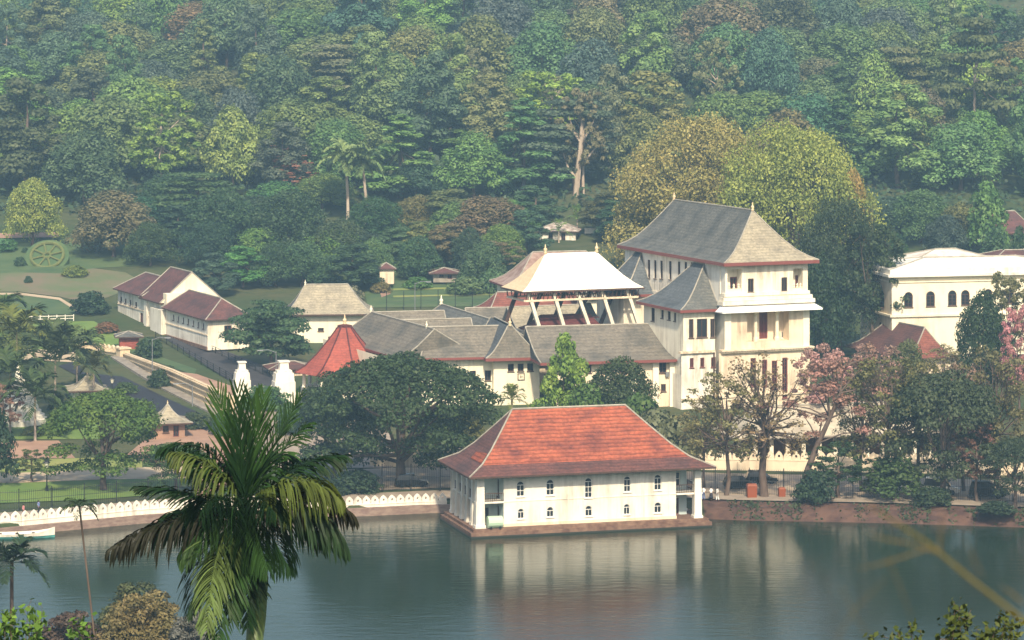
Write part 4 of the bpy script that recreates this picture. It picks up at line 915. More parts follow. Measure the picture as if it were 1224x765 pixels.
def branchwork(name, W, H, lobes, base, mat, r0, fork=.45, nl=10, wob=.03, seed=0, twigs=0, lean=(0, 0)):
    rr = random.Random(seed); mb = MB(); top = Vector((lean[0] * .6, lean[1] * .6, H * .80))
    fk = Vector((lean[0] * fork, lean[1] * fork, H * fork))
    trunk = [Vector((0, 0, -.8)), Vector((0, 0, 0)), fk * .35 + Vector((rr.uniform(-1, 1), rr.uniform(-1, 1), 0)) * W * wob, fk]
    mb.tube(trunk, [r0 * 1.5, r0 * 1.2, r0 * .9, r0 * .72], 7)
    mb.tube([fk, fk.lerp(top, .5) + Vector((rr.uniform(-1, 1), rr.uniform(-1, 1), 0)) * W * wob, top], [r0 * .72, r0 * .42, r0 * .08], 6)
    ls = sorted(lobes, key=lambda l: -l[1][0])[:nl] if len(lobes) > nl else lobes
    for c, rd in ls:
        c = Vector(c); s = fk.lerp(top, max(0, min(.8, (c.z / H - fork) * .7)) if c.z / H > fork else 0) if rr.random() < .6 else fk * rr.uniform(.8, 1)
        mid = s.lerp(c, .55) + Vector((rr.uniform(-1, 1), rr.uniform(-1, 1), rr.uniform(-.3, .6))) * W * .05
        mb.tube([s, mid, c], [r0 * .36, r0 * .22, r0 * .06], 5)
        for _ in range(twigs):
            e = c + Vector((rr.gauss(0, 1) * rd[0], rr.gauss(0, 1) * rd[1], abs(rr.gauss(0, 1)) * rd[2])) * .9
            m2 = mid.lerp(e, .5) + Vector((rr.uniform(-1, 1), rr.uniform(-1, 1), rr.uniform(0, 1))) * W * .03
            mb.tube([mid.lerp(c, rr.uniform(.2, .9)), m2, e], [r0 * .10, r0 * .06, r0 * .02], 3, cap=False)
    o = mb.build(name, mat, None, smooth=True); me = o.data; bpy.data.objects.remove(o); return me
PROTO = {}
def lobe_set(kind, W, H, seed, nf=1.0):
    r = random.Random(seed); L = []; a = W / 2
    if kind == 'dome':          # even rounded crown
        z0 = H * .16; n = int(44 * nf); k_ = nf ** -.4
        for i in range(n):
            t = (i + .5) / n; ph = i * 2.39996 + r.uniform(-.4, .4); el = t ** .9
            x = math.sqrt(max(0, 1 - el ** 2)) * r.uniform(.56, .9)
            rad = a * r.uniform(.14, .38) * k_
            if nf > 2 and r.random() < .28: continue
            L.append(((math.cos(ph) * x * a, math.sin(ph) * x * a, z0 + (H - z0) * (.06 + .82 * el) - rad * .2), (rad, rad, rad * r.uniform(.7, .95))))
        for i in range(8): L.append(((r.uniform(-.4, .4) * a, r.uniform(-.4, .4) * a, H * r.uniform(.35, .7)), (a * .35, a * .35, a * .3)))
    elif kind == 'tall':        # irregular forest tree, clumps stacked round a long stem
        n = 30
        for i in range(n):
            t = (i + r.random()) / n; z = H * (.20 + .74 * t); env = (.45 + .75 * math.sin(math.pi * min(1, t * .85 + .18))) * a * .8
            ph = i * 2.39996 + r.uniform(-.6, .6); x = env * r.uniform(.35, .95); rad = a * r.uniform(.22, .40) * (1.1 - .45 * t)
            L.append(((math.cos(ph) * x, math.sin(ph) * x, z), (rad, rad, rad * r.uniform(.55, .9))))
    elif kind == 'layer':       # flat layered pads
        n = 34
        for i in range(n):
            t = (i + r.random()) / n; lev = round(t * 6) / 6; z = H * (.26 + .68 * lev) + r.uniform(-.02, .02) * H; env = a * (1.0 - .62 * lev ** 1.5)
            ph = i * 2.39996 * 1.3 + r.uniform(-.6, .6); x = env * r.uniform(.25, .85); rad = a * r.uniform(.24, .38)
            L.append(((math.cos(ph) * x, math.sin(ph) * x, z), (rad, rad, rad * r.uniform(.20, .34))))
    elif kind == 'umbrella':    # wide rain-tree crown
        n = int(60 * nf); k_ = nf ** -.4
        for i in range(n):
            t = (i + .5) / n; ph = i * 2.39996 + r.uniform(-.3, .3); x = math.sqrt(t) * .84
            z = H * (.34 + .56 * math.sqrt(max(0, 1 - (x * 1.06) ** 2)) - .05 * r.random()); rad = a * r.uniform(.15, .27) * k_
            L.append(((math.cos(ph) * x * a, math.sin(ph) * x * a, z), (rad, rad, rad * r.uniform(.40, .62))))
        for i in range(int(26 * nf)):
            ph = r.uniform(0, 6.28); x = r.uniform(.3, .9); rad = a * r.uniform(.12, .20)
            L.append(((math.cos(ph) * x * a, math.sin(ph) * x * a, H * r.uniform(.17, .5)), (rad, rad, rad * .45)))
    elif kind == 'spire':       # feathery, drooping, pointed
        n = 34
        for i in range(n):
            t = (i + r.random()) / n; z = H * (.12 + .86 * t); env = a * (1 - t) ** .7 * .8 + a * .05
            ph = i * 2.39996 + r.uniform(-.5, .5); x = env * r.uniform(.4, 1); rad = a * r.uniform(.20, .34) * (1.15 - .7 * t)
            L.append(((math.cos(ph) * x, math.sin(ph) * x, z), (rad, rad, rad * r.uniform(.45, .7))))
    elif kind == 'bush':
        n = 22
        for i in range(n):
            t = (i + .5) / n; ph = i * 2.39996; el = t; x = math.sqrt(max(0, 1 - el ** 2)) * r.uniform(.5, .75); rad = a * r.uniform(.25, .42)
            L.append(((math.cos(ph) * x * a, math.sin(ph) * x * a, H * (.12 + .68 * el)), (rad, rad, rad * .8 * H / W)))
    elif kind == 'open':        # loose crown, clumps at the ends of limbs
        n = 64
        for i in range(n):
            t = (i + r.random()) / n; ph = i * 2.39996 + r.uniform(-.6, .6); z = H * (.30 + .64 * t); env = a * (.95 - .5 * abs(t - .4))
            x = env * r.uniform(.3, .95); rad = a * r.uniform(.07, .17)
            L.append(((math.cos(ph) * x, math.sin(ph) * x, z), (rad, rad, rad * r.uniform(.5, .9))))
    return L
def proto(key, kind, W, H, seed, n, size, bark='bark', r0=.3, fork=.4, up=.25, rnd=.8, aspect=.85, nl=10, twigs=0, inner=.25, lean=(0, 0), nf=1.0):
    L = lobe_set(kind, W, H, seed, nf); c, nr, s = lobes_to_leaves(L, n, size, up, rnd, inner)
    if kind == 'spire': nr[:, 2] += .3
    ext = np.abs(c[:, :2]).max(0).mean() * 2; zt = c[:, 2].max()
    PROTO[key] = (leaf_mesh('crown_' + key, c, nr, s, aspect, M['leaf']), branchwork('trunk_' + key, W, H, L, 0, M[bark], r0, fork, nl, seed=seed, twigs=twigs, lean=lean), ext, zt)
# forest sized prototypes (coarser leaves) and nearer ones (finer)
for i in range(3): proto(f'fdome{i}', 'dome', 15, 15, 10 + i, 10500, .34, r0=.35, fork=.35, rnd=.55, up=.35)
for i in range(4): proto(f'ftall{i}', 'tall', 12, 20, 20 + i, 9500, .34, 'palebark' if i == 1 else 'bark', r0=.32, fork=.5, rnd=.55, up=.35)
for i in range(3): proto(f'flayer{i}', 'layer', 14, 17, 30 + i, 8500, .33, 'palebark' if i == 0 else 'bark', r0=.30, fork=.55, up=.6)
for i in range(2): proto(f'fspire{i}', 'spire', 11, 20, 40 + i, 8500, .32, r0=.28, fork=.6, up=.5)
for i in range(2): proto(f'fopen{i}', 'open', 12, 19, 50 + i, 6500, .32, 'palebark', r0=.32, fork=.5, twigs=3)
proto('dome', 'dome', 16, 14, 61, 15000, .26, r0=.4, fork=.3, nf=1.6, rnd=1.1)
proto('dome2', 'dome', 14, 13, 62, 14000, .25, r0=.35, fork=.3, nf=1.4, rnd=1.1)
proto('rain', 'umbrella', 26, 17, 63, 34000, .25, r0=.75, fork=.2, up=.6, nl=26, nf=2.4, rnd=1.1)
proto('bigdome', 'dome', 30, 25, 75, 44000, .24, r0=.6, fork=.3, nf=2.6, rnd=1.3, nl=40, inner=.4)
proto('bigdome2', 'dome', 28, 25, 76, 38000, .24, r0=.6, fork=.3, nf=2.2, rnd=1.3, nl=40, inner=.4)
proto('rain2', 'umbrella', 16, 13, 64, 16000, .22, r0=.45, fork=.27, up=.7, nl=16)
proto('layer', 'layer', 14, 10, 65, 12000, .26, r0=.3, fork=.4, up=.7)
proto('open', 'open', 11, 15, 66, 6500, .21, r0=.28, fork=.45, twigs=3, rnd=1.2, inner=.5)
proto('open2', 'open', 12, 15, 67, 7500, .21, r0=.30, fork=.40, twigs=3, rnd=1.2, inner=.5)
proto('bare', 'open', 12, 17, 68, 1700, .18, r0=.36, fork=.45, twigs=5, nl=40, inner=.6)
proto('sparse', 'open', 11, 15, 77, 3000, .20, r0=.24, fork=.42, twigs=6, rnd=1.3, inner=.6, nl=40)
proto('sparse2', 'open', 12, 15, 78, 3800, .20, r0=.26, fork=.40, twigs=6, rnd=1.3, inner=.6, nl=40)
proto('bush', 'bush', 6, 4, 69, 2600, .24, r0=.1, fork=.3)
proto('bush2', 'bush', 7, 4, 70, 2800, .26, r0=.1, fork=.3)
proto('small', 'tall', 5, 8, 71, 2600, .25, r0=.13, fork=.4)
proto('small2', 'dome', 6, 7, 72, 2600, .25, r0=.15, fork=.35)
proto('leafy', 'tall', 9, 11, 74, 6500, .30, r0=.22, fork=.35, aspect=.75, rnd=1.0)

COL = dict(dark=(.030, .060, .024), mid=(.055, .100, .034), green=(.075, .135, .036), bright=(.12, .21, .032), lime=(.17, .26, .035), olive=(.11, .115, .036), yellow=(.20, .175, .040),
           gold=(.31, .275, .085), brown=(.12, .09, .05), rust=(.20, .098, .062), pink=(.48, .22, .22), bluegreen=(.036, .070, .038), dry=(.24, .18, .10), palmg=(.045, .085, .022))
def tree_at(key, x, y, z, width, height, colour, label, group=None, name='tree', rz=None, jitter=.0, cat='tree'):
    cm, tm, ext, zt = PROTO[key]; t = thing(name, label, cat, (x, y, z), group)
    sw, sh = width / ext, height / zt; t.scale = (sw, sw, sh); t.rotation_euler = (0, 0, random.random() * 6.28 if rz is None else rz)
    a = bpy.data.objects.new('crown', cm); C.objects.link(a); a.parent = t
    col = COL[colour] if isinstance(colour, str) else colour
    a.color = (*[max(.004, c * (1 + random.uniform(-jitter, jitter))) for c in col], 1)
    b = bpy.data.objects.new('trunk', tm); C.objects.link(b); b.parent = t
    return t
def tree(key, px, ytop, ybase, wpx, Y, colour, label, **k):
    """a tree by the columns and rows it spans, standing Y metres away"""
    x = (px - CX) * Y / FPX; z = k.pop('z', None)
    if isinstance(colour, str): colour = COL[colour]
    if Y > 585 and 'domed' not in label: colour = tuple(min(.3, c * 1.5) for c in colour)  # far trees lightened: distance haze put into the leaf colour
    if z is None: z = ter(x, Y)
    top = P(px, ytop, Y).z
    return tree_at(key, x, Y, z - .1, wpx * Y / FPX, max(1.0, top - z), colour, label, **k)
random.seed(11)
# --- forest on the hillside: every tree an object
FCOL = dict(dark=(.080, .122, .058), bluegreen=(.085, .138, .082), mid=(.122, .182, .066), green=(.150, .222, .066), olive=(.175, .182, .075), brown=(.18, .15, .095), bright=(.20, .30, .065))  # paler leaf set: part of the hillside haze is in these colours
FOREST = 'trees of the forested hillside'
shape_word = dict(fdome='rounded', ftall='tall clumpy', flayer='layered flat-topped', fspire='feathery pointed', fopen='thin loose-crowned')
col_word = dict(dark='dark green', bluegreen='blue-green', mid='mid green', green='green', olive='olive', brown='brownish', bright='bright green', yellow='yellowish')
for nm, c_, nr_, sz_, colr_ in TUFTS:
    o = bpy.data.objects.new(nm, leaf_mesh(nm, c_, nr_, sz_ * rng.uniform(.5, 1.4, len(c_)), 1.0, M['leaf'])); C.objects.link(o); o.color = (*colr_, 1); tag(o, kind='stuff')
def where(px, py):
    a = 'above the long white buildings' if px < 230 else 'above the twin palms' if px < 470 else 'above the gilded canopy roof' if px < 740 else 'above the yellow-green domed trees' if px < 1040 else 'above the arched cream building'
    b = 'high on the slope' if py < 60 else 'halfway up the slope' if py < 150 else 'low on the slope'
    return a, b
cnt = 0; yy = 700.0
while yy < 985:
    half = (CX + 60) * yy / FPX; step = 13.5 + (yy - 700) * .012; x = -half + random.uniform(0, step)
    while x < half:
        px = CX + x * FPX / yy; jx, jy = random.uniform(-3, 3), random.uniform(-7, 7); z = ter(x + jx, yy + jy)
        kind = random.choices(['fdome0', 'fdome1', 'fdome2', 'ftall0', 'ftall1', 'ftall2', 'ftall3', 'flayer0', 'flayer1', 'flayer2', 'fspire0', 'fspire1', 'fopen0', 'fopen1'], [8, 8, 8, 2.6, .6, 2.6, 2.6, .4, .4, .4, .5, .5, .6, .4])[0]
        colr = random.choices(['dark', 'bluegreen', 'mid', 'green', 'olive', 'brown', 'bright'], [4, 4, 6.5, 7, 2.0, .12, 1.2])[0]
        if px > 700 and colr == 'mid' and random.random() < .3: colr = 'olive'
        if colr == 'brown': kind = random.choice(['fdome0', 'fdome1', 'fdome2'])
        h = random.uniform(14, 24) * (1.12 if kind.startswith(('ftall', 'fspire', 'fopen')) else .9); w = random.uniform(16, 27) * (.82 if kind.startswith(('ftall', 'fspire', 'fopen')) else 1.05)
        top = YH + (CAMZ - z - h) * FPX / (yy + jy)
        if top > -45 and -50 < px < 1274:
            a, b = where(px, top + 15)
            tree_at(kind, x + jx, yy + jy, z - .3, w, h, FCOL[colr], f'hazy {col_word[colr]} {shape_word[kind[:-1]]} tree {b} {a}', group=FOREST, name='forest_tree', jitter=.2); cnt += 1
        x += step * random.uniform(.85, 1.25)
    yy += 24.0
print('forest trees', cnt)
# low growth on the forest floor
def undergrowth():
    n = 26000; y = rng.uniform(684, 1000, n); half = (CX + 40) * y / FPX; x = rng.uniform(-1, 1, n) * half
    z = np.array([ter(a, b) for a, b in zip(x, y)]) + rng.uniform(0, 2.2, n) ** 1.4
    nr = rng.normal(size=(n, 3)) * .6; nr[:, 2] += .9; nr[:, 1] -= .4
    me = leaf_mesh('undergrowth', np.stack([x, y, z], 1), nr, rng.uniform(.5, 1.3, n), .9, M['leaf'])
    o = bpy.data.objects.new('undergrowth', me); C.objects.link(o); o.color = (.045, .08, .038, 1); tag(o, kind='stuff')
undergrowth()
def far_wood():
    n = 30000; y = rng.uniform(985, 1212, n); x = rng.uniform(-1, 1, n) * 340
    ix, iy = np.round(x / 9), np.round(y / 9); h = 12 + 5 * np.sin(ix * 12.9 + iy * 78.2)
    d = np.sqrt(((x - ix * 9) / 5.5) ** 2 + ((y - iy * 9) / 5.5) ** 2); z = np.array([ter(a, b) for a, b in zip(x, y)]) + h * np.sqrt(np.clip(1 - d * d, 0.05, 1))
    nr = np.stack([(x - ix * 9) / 5, (y - iy * 9) / 5 - .4, np.full(n, .9)], 1) + rng.normal(size=(n, 3)) * .5
    o = bpy.data.objects.new('far_forest', leaf_mesh('far_forest', np.stack([x, y, z], 1), nr, rng.uniform(1.0, 2.2, n), .9, M['leaf'])); C.objects.link(o); o.color = (.04, .07, .03, 1); tag(o, kind='stuff')
far_wood()
def side_wood():
    n = 22000; y = rng.uniform(420, 990, n); half = (CX + 75) * y / FPX; x = half + 6 + rng.random(n) ** 1.3 * (330 - half); x *= np.where(rng.random(n) < .5, -1, 1)
    ix, iy = np.round(x / 11), np.round(y / 11); h = 11 + 5 * np.sin(ix * 12.9 + iy * 78.2); d = np.sqrt(((x - ix * 11) / 6.5) ** 2 + ((y - iy * 11) / 6.5) ** 2)
    z = np.array([ter(a, b) for a, b in zip(x, y)]) + h * np.sqrt(np.clip(1 - d * d, 0.05, 1)); nr = np.stack([(x - ix * 11) / 6, (y - iy * 11) / 6 - .4, np.full(n, .9)], 1) + rng.normal(size=(n, 3)) * .5
    o = bpy.data.objects.new('side_forest', leaf_mesh('side_forest', np.stack([x, y, z], 1), nr, rng.uniform(.9, 1.9, n), .9, M['leaf'])); C.objects.link(o); o.color = (.07, .11, .045, 1); tag(o, kind='stuff')
side_wood()
# --- distinct trees of the forest edge, left to right
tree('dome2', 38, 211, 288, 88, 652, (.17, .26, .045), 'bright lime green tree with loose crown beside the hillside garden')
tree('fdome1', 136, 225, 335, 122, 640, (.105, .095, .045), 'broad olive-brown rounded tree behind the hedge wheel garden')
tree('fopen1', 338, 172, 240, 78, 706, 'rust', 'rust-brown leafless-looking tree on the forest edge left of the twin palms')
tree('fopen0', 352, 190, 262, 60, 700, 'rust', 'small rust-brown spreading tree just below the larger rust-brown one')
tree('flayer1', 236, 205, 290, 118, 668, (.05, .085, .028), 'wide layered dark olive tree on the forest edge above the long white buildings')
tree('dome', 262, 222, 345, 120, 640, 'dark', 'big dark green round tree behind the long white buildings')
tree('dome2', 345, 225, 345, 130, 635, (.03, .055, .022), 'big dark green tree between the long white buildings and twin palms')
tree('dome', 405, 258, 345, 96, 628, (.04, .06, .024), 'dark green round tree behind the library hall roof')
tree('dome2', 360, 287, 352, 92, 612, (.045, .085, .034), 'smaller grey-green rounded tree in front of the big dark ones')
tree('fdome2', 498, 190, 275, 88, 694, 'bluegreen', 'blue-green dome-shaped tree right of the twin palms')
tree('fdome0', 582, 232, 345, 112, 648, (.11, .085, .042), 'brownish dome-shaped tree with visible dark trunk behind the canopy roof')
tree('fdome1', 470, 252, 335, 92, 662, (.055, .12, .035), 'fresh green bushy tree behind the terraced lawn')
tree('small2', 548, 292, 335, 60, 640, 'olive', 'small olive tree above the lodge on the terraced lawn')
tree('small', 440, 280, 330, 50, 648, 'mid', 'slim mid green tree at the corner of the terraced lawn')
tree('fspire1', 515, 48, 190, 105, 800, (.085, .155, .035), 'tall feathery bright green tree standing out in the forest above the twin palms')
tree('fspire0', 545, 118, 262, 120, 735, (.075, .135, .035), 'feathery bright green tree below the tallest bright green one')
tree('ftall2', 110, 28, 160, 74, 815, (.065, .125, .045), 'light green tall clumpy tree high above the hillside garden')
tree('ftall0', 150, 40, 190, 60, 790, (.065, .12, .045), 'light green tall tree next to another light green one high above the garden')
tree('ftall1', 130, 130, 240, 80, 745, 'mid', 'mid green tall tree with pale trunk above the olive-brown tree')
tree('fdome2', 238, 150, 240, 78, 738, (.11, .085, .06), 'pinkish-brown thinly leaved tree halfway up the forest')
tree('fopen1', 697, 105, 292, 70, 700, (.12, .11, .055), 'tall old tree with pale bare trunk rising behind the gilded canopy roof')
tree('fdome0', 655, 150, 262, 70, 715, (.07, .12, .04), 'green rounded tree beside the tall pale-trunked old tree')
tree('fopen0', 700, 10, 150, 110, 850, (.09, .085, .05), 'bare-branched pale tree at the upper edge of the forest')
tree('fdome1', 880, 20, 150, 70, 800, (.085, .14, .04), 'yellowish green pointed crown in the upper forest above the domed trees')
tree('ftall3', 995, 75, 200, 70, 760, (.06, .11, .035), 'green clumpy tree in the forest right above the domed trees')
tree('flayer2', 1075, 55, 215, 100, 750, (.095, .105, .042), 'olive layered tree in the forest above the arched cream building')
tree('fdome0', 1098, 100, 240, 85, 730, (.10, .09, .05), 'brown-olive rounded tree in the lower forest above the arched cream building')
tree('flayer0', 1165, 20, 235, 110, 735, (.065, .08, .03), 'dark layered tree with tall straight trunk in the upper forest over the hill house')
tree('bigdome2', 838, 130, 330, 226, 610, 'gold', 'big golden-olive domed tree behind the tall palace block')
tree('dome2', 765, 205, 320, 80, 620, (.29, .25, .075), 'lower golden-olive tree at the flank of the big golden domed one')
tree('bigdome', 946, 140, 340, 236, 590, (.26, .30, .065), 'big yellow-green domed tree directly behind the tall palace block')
tree('dome2', 1018, 200, 330, 70, 586, (.30, .22, .06), 'orange-tinged side crown tree beside the big yellow-green domed one')  # orange leaves stand in for sunlight on the big dome's edge
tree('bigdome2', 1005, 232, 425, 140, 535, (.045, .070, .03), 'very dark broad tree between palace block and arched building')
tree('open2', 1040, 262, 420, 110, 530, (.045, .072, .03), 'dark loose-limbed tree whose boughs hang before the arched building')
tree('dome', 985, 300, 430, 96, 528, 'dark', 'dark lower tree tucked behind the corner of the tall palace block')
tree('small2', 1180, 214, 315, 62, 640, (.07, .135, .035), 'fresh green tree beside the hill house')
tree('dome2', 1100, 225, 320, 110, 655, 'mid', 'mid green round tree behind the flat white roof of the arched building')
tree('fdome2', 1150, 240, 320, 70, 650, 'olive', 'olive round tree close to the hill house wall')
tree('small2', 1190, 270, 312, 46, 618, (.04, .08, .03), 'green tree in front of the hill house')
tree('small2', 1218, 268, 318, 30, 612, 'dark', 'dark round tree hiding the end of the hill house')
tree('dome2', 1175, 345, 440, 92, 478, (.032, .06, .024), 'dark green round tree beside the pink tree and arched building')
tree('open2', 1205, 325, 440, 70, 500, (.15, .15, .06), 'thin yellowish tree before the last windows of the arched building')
edge = random.Random(21)
for i, (px, py, w) in enumerate(((420, 320, 60), (400, 300, 70), (445, 312, 44), (470, 300, 60), (500, 310, 50), (530, 296, 60), (580, 316, 50), (600, 296, 60), (290, 322, 60), (255, 330, 50), (330, 318, 60), (165, 262, 70), (205, 235, 80), (215, 275, 70), (300, 262, 90), (330, 245, 80), (385, 235, 70), (430, 300, 60), (450, 262, 70), (500, 262, 70), (530, 255, 80), (545, 270, 60), (610, 268, 60), (630, 280, 50), (640, 250, 60), (180, 292, 54), (250, 292, 70), (310, 300, 60), (500, 296, 44), (740, 268, 60), (725, 258, 60), (560, 300, 44), (1075, 262, 70), (1130, 285, 50), (1060, 300, 44))):
    Y_ = onter(px, py + 24).y + edge.uniform(-4, 4); ck = edge.choice(['dark', 'mid', 'bluegreen', 'green', 'olive', 'dark']); kk = edge.choice(['fdome0', 'fdome1', 'fdome2', 'ftall0', 'ftall3', 'dome2', 'dome']); z_ = ter((px - CX) * Y_ / FPX, Y_); yb = YH + (CAMZ - z_) * FPX / Y_
    spot = 'behind the long white buildings' if px < 270 else 'behind the library hall and twin palms' if px < 470 else 'beyond the terraced lawn' if px < 660 else 'at the foot of the golden-olive domed tree' if px < 800 else 'behind the arched cream building'
    tree(kk, px, py - 30, yb, w * 1.3, Y_, ck, f'{col_word[ck]} {"round" if "dome" in kk else "clumpy"} tree at the forest edge {spot}', group='trees massed along the forest edge', jitter=.2)
# --- around the temple wings
tree('leafy', 674, 398, 494, 78, 447, (.16, .25, .04), 'bright yellow-green leafy tree against the temple wing wall')
tree('dome2', 742, 424, 505, 122, 442, (.05, .075, .025), 'dark olive round tree before the right-hand temple wing')
tree('small2', 700, 455, 505, 70, 436, (.085, .15, .03), 'fresh green rounded tree between the bright and dark olive ones')
tree('bush', 765, 470, 512, 80, 432, (.075, .13, .03), 'green rounded shrub under the dark olive tree')
tree('bush2', 790, 488, 530, 100, 424, (.15, .16, .08), 'pale greyish flowering shrub behind the lake house roof')
tree('bush', 650, 480, 510, 60, 435, 'green', 'green shrub at the foot of the gatehouse wall')
tree('small2', 560, 486, 545, 60, 428, 'olive', 'olive small tree between dark spreading tree and lake house roof')
tree('rain', 478, 419, 596, 256, 409, (.042, .072, .026), 'huge dark green spreading rain tree beside the lake house', rz=.6)
tree('rain2', 400, 470, 592, 110, 414, (.030, .055, .026), 'dark green tree nestled against the huge spreading rain tree')
tree('bush2', 425, 560, 600, 70, 404, (.030, .055, .024), 'dark shrub by the white scalloped wall under the rain tree')
tree('bush', 395, 572, 604, 50, 402, (.035, .06, .024), 'low dark shrub next to another dark shrub under the rain tree')
tree('layer', 325, 358, 440, 112, 520, (.055, .105, .042), 'layered bright green tree in front of the long white building')
tree('small2', 422, 340, 376, 44, 570, (.17, .17, .10), 'pale flowering frangipani-like tree beside the library hall')
tree('bush', 108, 347, 392, 50, 580, (.03, .06, .028), 'dark rounded bush in front of the taller long white building')
# --- park on the left
tree('rain2', 124, 464, 604, 160, 406, (.085, .145, .028), 'spreading bright green umbrella tree on the lakeside lawn', rz=2.2)
tree('rain2', 210, 528, 606, 90, 405, (.06, .11, .03), 'smaller green tree behind the feathery palm by the lakeside lawn')
tree('small2', -6, 480, 600, 60, 408, (.03, .06, .028), 'dark green tree cut by the edge of the park')
tree('open', 38, 536, 600, 50, 412, (.10, .13, .04), 'young thin tree beside the lamp post on the lawn')
tree('open', 4, 458, 530, 50, 448, (.33, .20, .15), 'small pink-brown flowering tree beside the white dagoba')
tree('small', 70, 470, 520, 36, 450, (.05, .09, .03), 'slim green tree between dagoba and tan roofed pavilion')
tree('bush', 190, 440, 470, 30, 498, (.04, .07, .03), 'small dark shrub on the grass strip behind the moat wall')
tree('bush2', 178, 402, 430, 40, 530, (.045, .08, .03), 'green shrub beside the small kiosk')
for px, py, w, h_, ck, lb in ((150, 470, 34, 14, 'green', 'low green shrub on the moat edge behind the umbrella tree'), (100, 462, 30, 16, 'mid', 'round green shrub near the tan roofed pavilion among palms'), (44, 520, 40, 12, 'olive', 'low olive hedge shrub in front of the white dagoba'),
        (80, 512, 44, 20, 'green', 'green shrub right of the white dagoba'), (232, 512, 46, 20, 'mid', 'mid green shrub by the temple square edge'), (268, 520, 40, 30, 'dark', 'dark shrub in the temple square behind the feathery palm'), (345, 520, 40, 40, 'mid', 'mid green shrub between feathery palm and dark rain tree'),
        (372, 505, 44, 44, 'dark', 'dark small rounded shrub under the octagon pavilion'), (20, 416, 50, 26, 'green', 'green bushy shrub behind the coconut palms'), (60, 402, 60, 14, 'dark', 'dark low hedge shrub on the garden lawn'), (128, 398, 34, 14, 'rust', 'reddish shrub beside the dark rounded bush'), (200, 446, 24, 10, 'mid', 'tiny shrub at the top of the moat wall'), (90, 330, 36, 14, 'olive', 'olive shrub on the earth slope under the hedge wheel'), (316, 490, 66, 30, 'green', 'green spreading shrub in front of the two stepped gate pillars'), (500, 344, 40, 14, 'mid', 'mid green shrub on the terraced lawn below the lodge'), (556, 352, 50, 22, 'green', 'green shrub at the temple roofs beside the wire fence'), (590, 350, 44, 30, 'mid', 'tall mid green shrub left of the rusty roofed hall'), (455, 350, 30, 14, 'olive', 'olive shrub by the bare earth patch on the terraced lawn'), (5, 300, 40, 16, 'mid', 'green shrub at the edge of the hillside garden')):
    g = onter(px, py); tree(edge.choice(['bush', 'bush2']), px, py - h_, py, w, g.y, ck, lb, name='shrub', cat='shrub', jitter=.2)
# --- bank on the right
tree('sparse2', 868, 440, 602, 112, 401, (.19, .18, .075), 'sparse olive tree with forked trunk by the water beside the lake house', rz=.4)
tree('sparse', 842, 470, 580, 70, 408, (.24, .20, .085), 'yellowish thin tree just behind the lake house roof corner')
tree('bare', 914, 422, 602, 140, 400, (.22, .165, .08), 'nearly leafless brown tree with tall straight trunk by two orange bins', rz=1.0)
tree('open2', 985, 412, 560, 96, 432, (.42, .25, .21), 'pink blossoming tree at the corner of the palace block')
tree('sparse2', 1052, 408, 560, 90, 436, (.34, .22, .17), 'pale pink blossoming tree before the red tiled house')
tree('open2', 1000, 470, 604, 92, 402, (.20, .14, .085), 'pinkish-brown leaning tree above the round bush', lean=0) if False else None
tree('open', 1003, 528, 602, 84, 399, (.045, .085, .03), 'slender tree with low green crown right of the round bush')
tree('sparse2', 1062, 422, 604, 132, 400, (.15, .15, .055), 'olive tree with thin upright trunk on the earth bank')
tree('rain2', 1128, 440, 606, 160, 398, (.055, .075, .034), 'dark broad tree overhanging the bank')
tree('sparse2', 1190, 415, 604, 116, 402, (.15, .14, .06), 'tall olive brownish tree beside the dark broad tree on the bank', rz=2.0)
tree('open', 1168, 500, 604, 70, 396, (.18, .10, .07), 'reddish-brown thin tree low on the bank')
tree('rain2', 1214, 520, 622, 90, 392, (.045, .068, .034), 'dark low tree leaning over the water at the bank end')
tree('small2', 1068, 540, 606, 84, 397, (.06, .10, .03), 'low bright green tree in front of the parked cars')
tree('open2', 1217, 362, 440, 56, 462, 'pink', 'bright pink blossoming tree beside dark round tree')
tree('bush', 974, 560, 608, 54, 396, (.032, .06, .03), 'round dark green bush on the earth bank')
tree('bush2', 1115, 580, 610, 56, 394, (.04, .065, .03), 'dark spreading bush under the broad tree on the bank')
tree('bush', 1190, 598, 628, 56, 388, (.04, .065, .035), 'dark waterside bush at the end of the bank')
tree('sparse', 1030, 440, 602, 90, 405, (.17, .155, .07), 'thin olive tree between the leaning tree and the olive upright one')
tree('sparse2', 1098, 428, 602, 100, 404, (.16, .15, .06), 'thin olive-brown tree whose top shows above the dark broad tree')
tree('sparse', 1152, 432, 602, 90, 405, (.26, .18, .13), 'twiggy pinkish-grey tree behind the dark broad tree on the bank')
tree('dome2', 1085, 404, 462, 70, 470, (.10, .12, .045), 'olive round tree in front of the red tiled house eaves')
tree('sparse2', 1128, 412, 470, 70, 466, (.20, .18, .08), 'thin yellowish tree against the peeling garden wall')
tree('open2', 590, 286, 352, 76, 622, (.14, .12, .06), 'loose brownish tree with dark limbs at the end of the terraced lawn')
tree('small2', 486, 300, 348, 56, 628, (.07, .12, .04), 'fresh green tree between the tiny white hut and the lodge')
tree('small2', 436, 300, 352, 50, 626, (.06, .10, .04), 'mid green tree beside the tiny white hut behind the library hall')
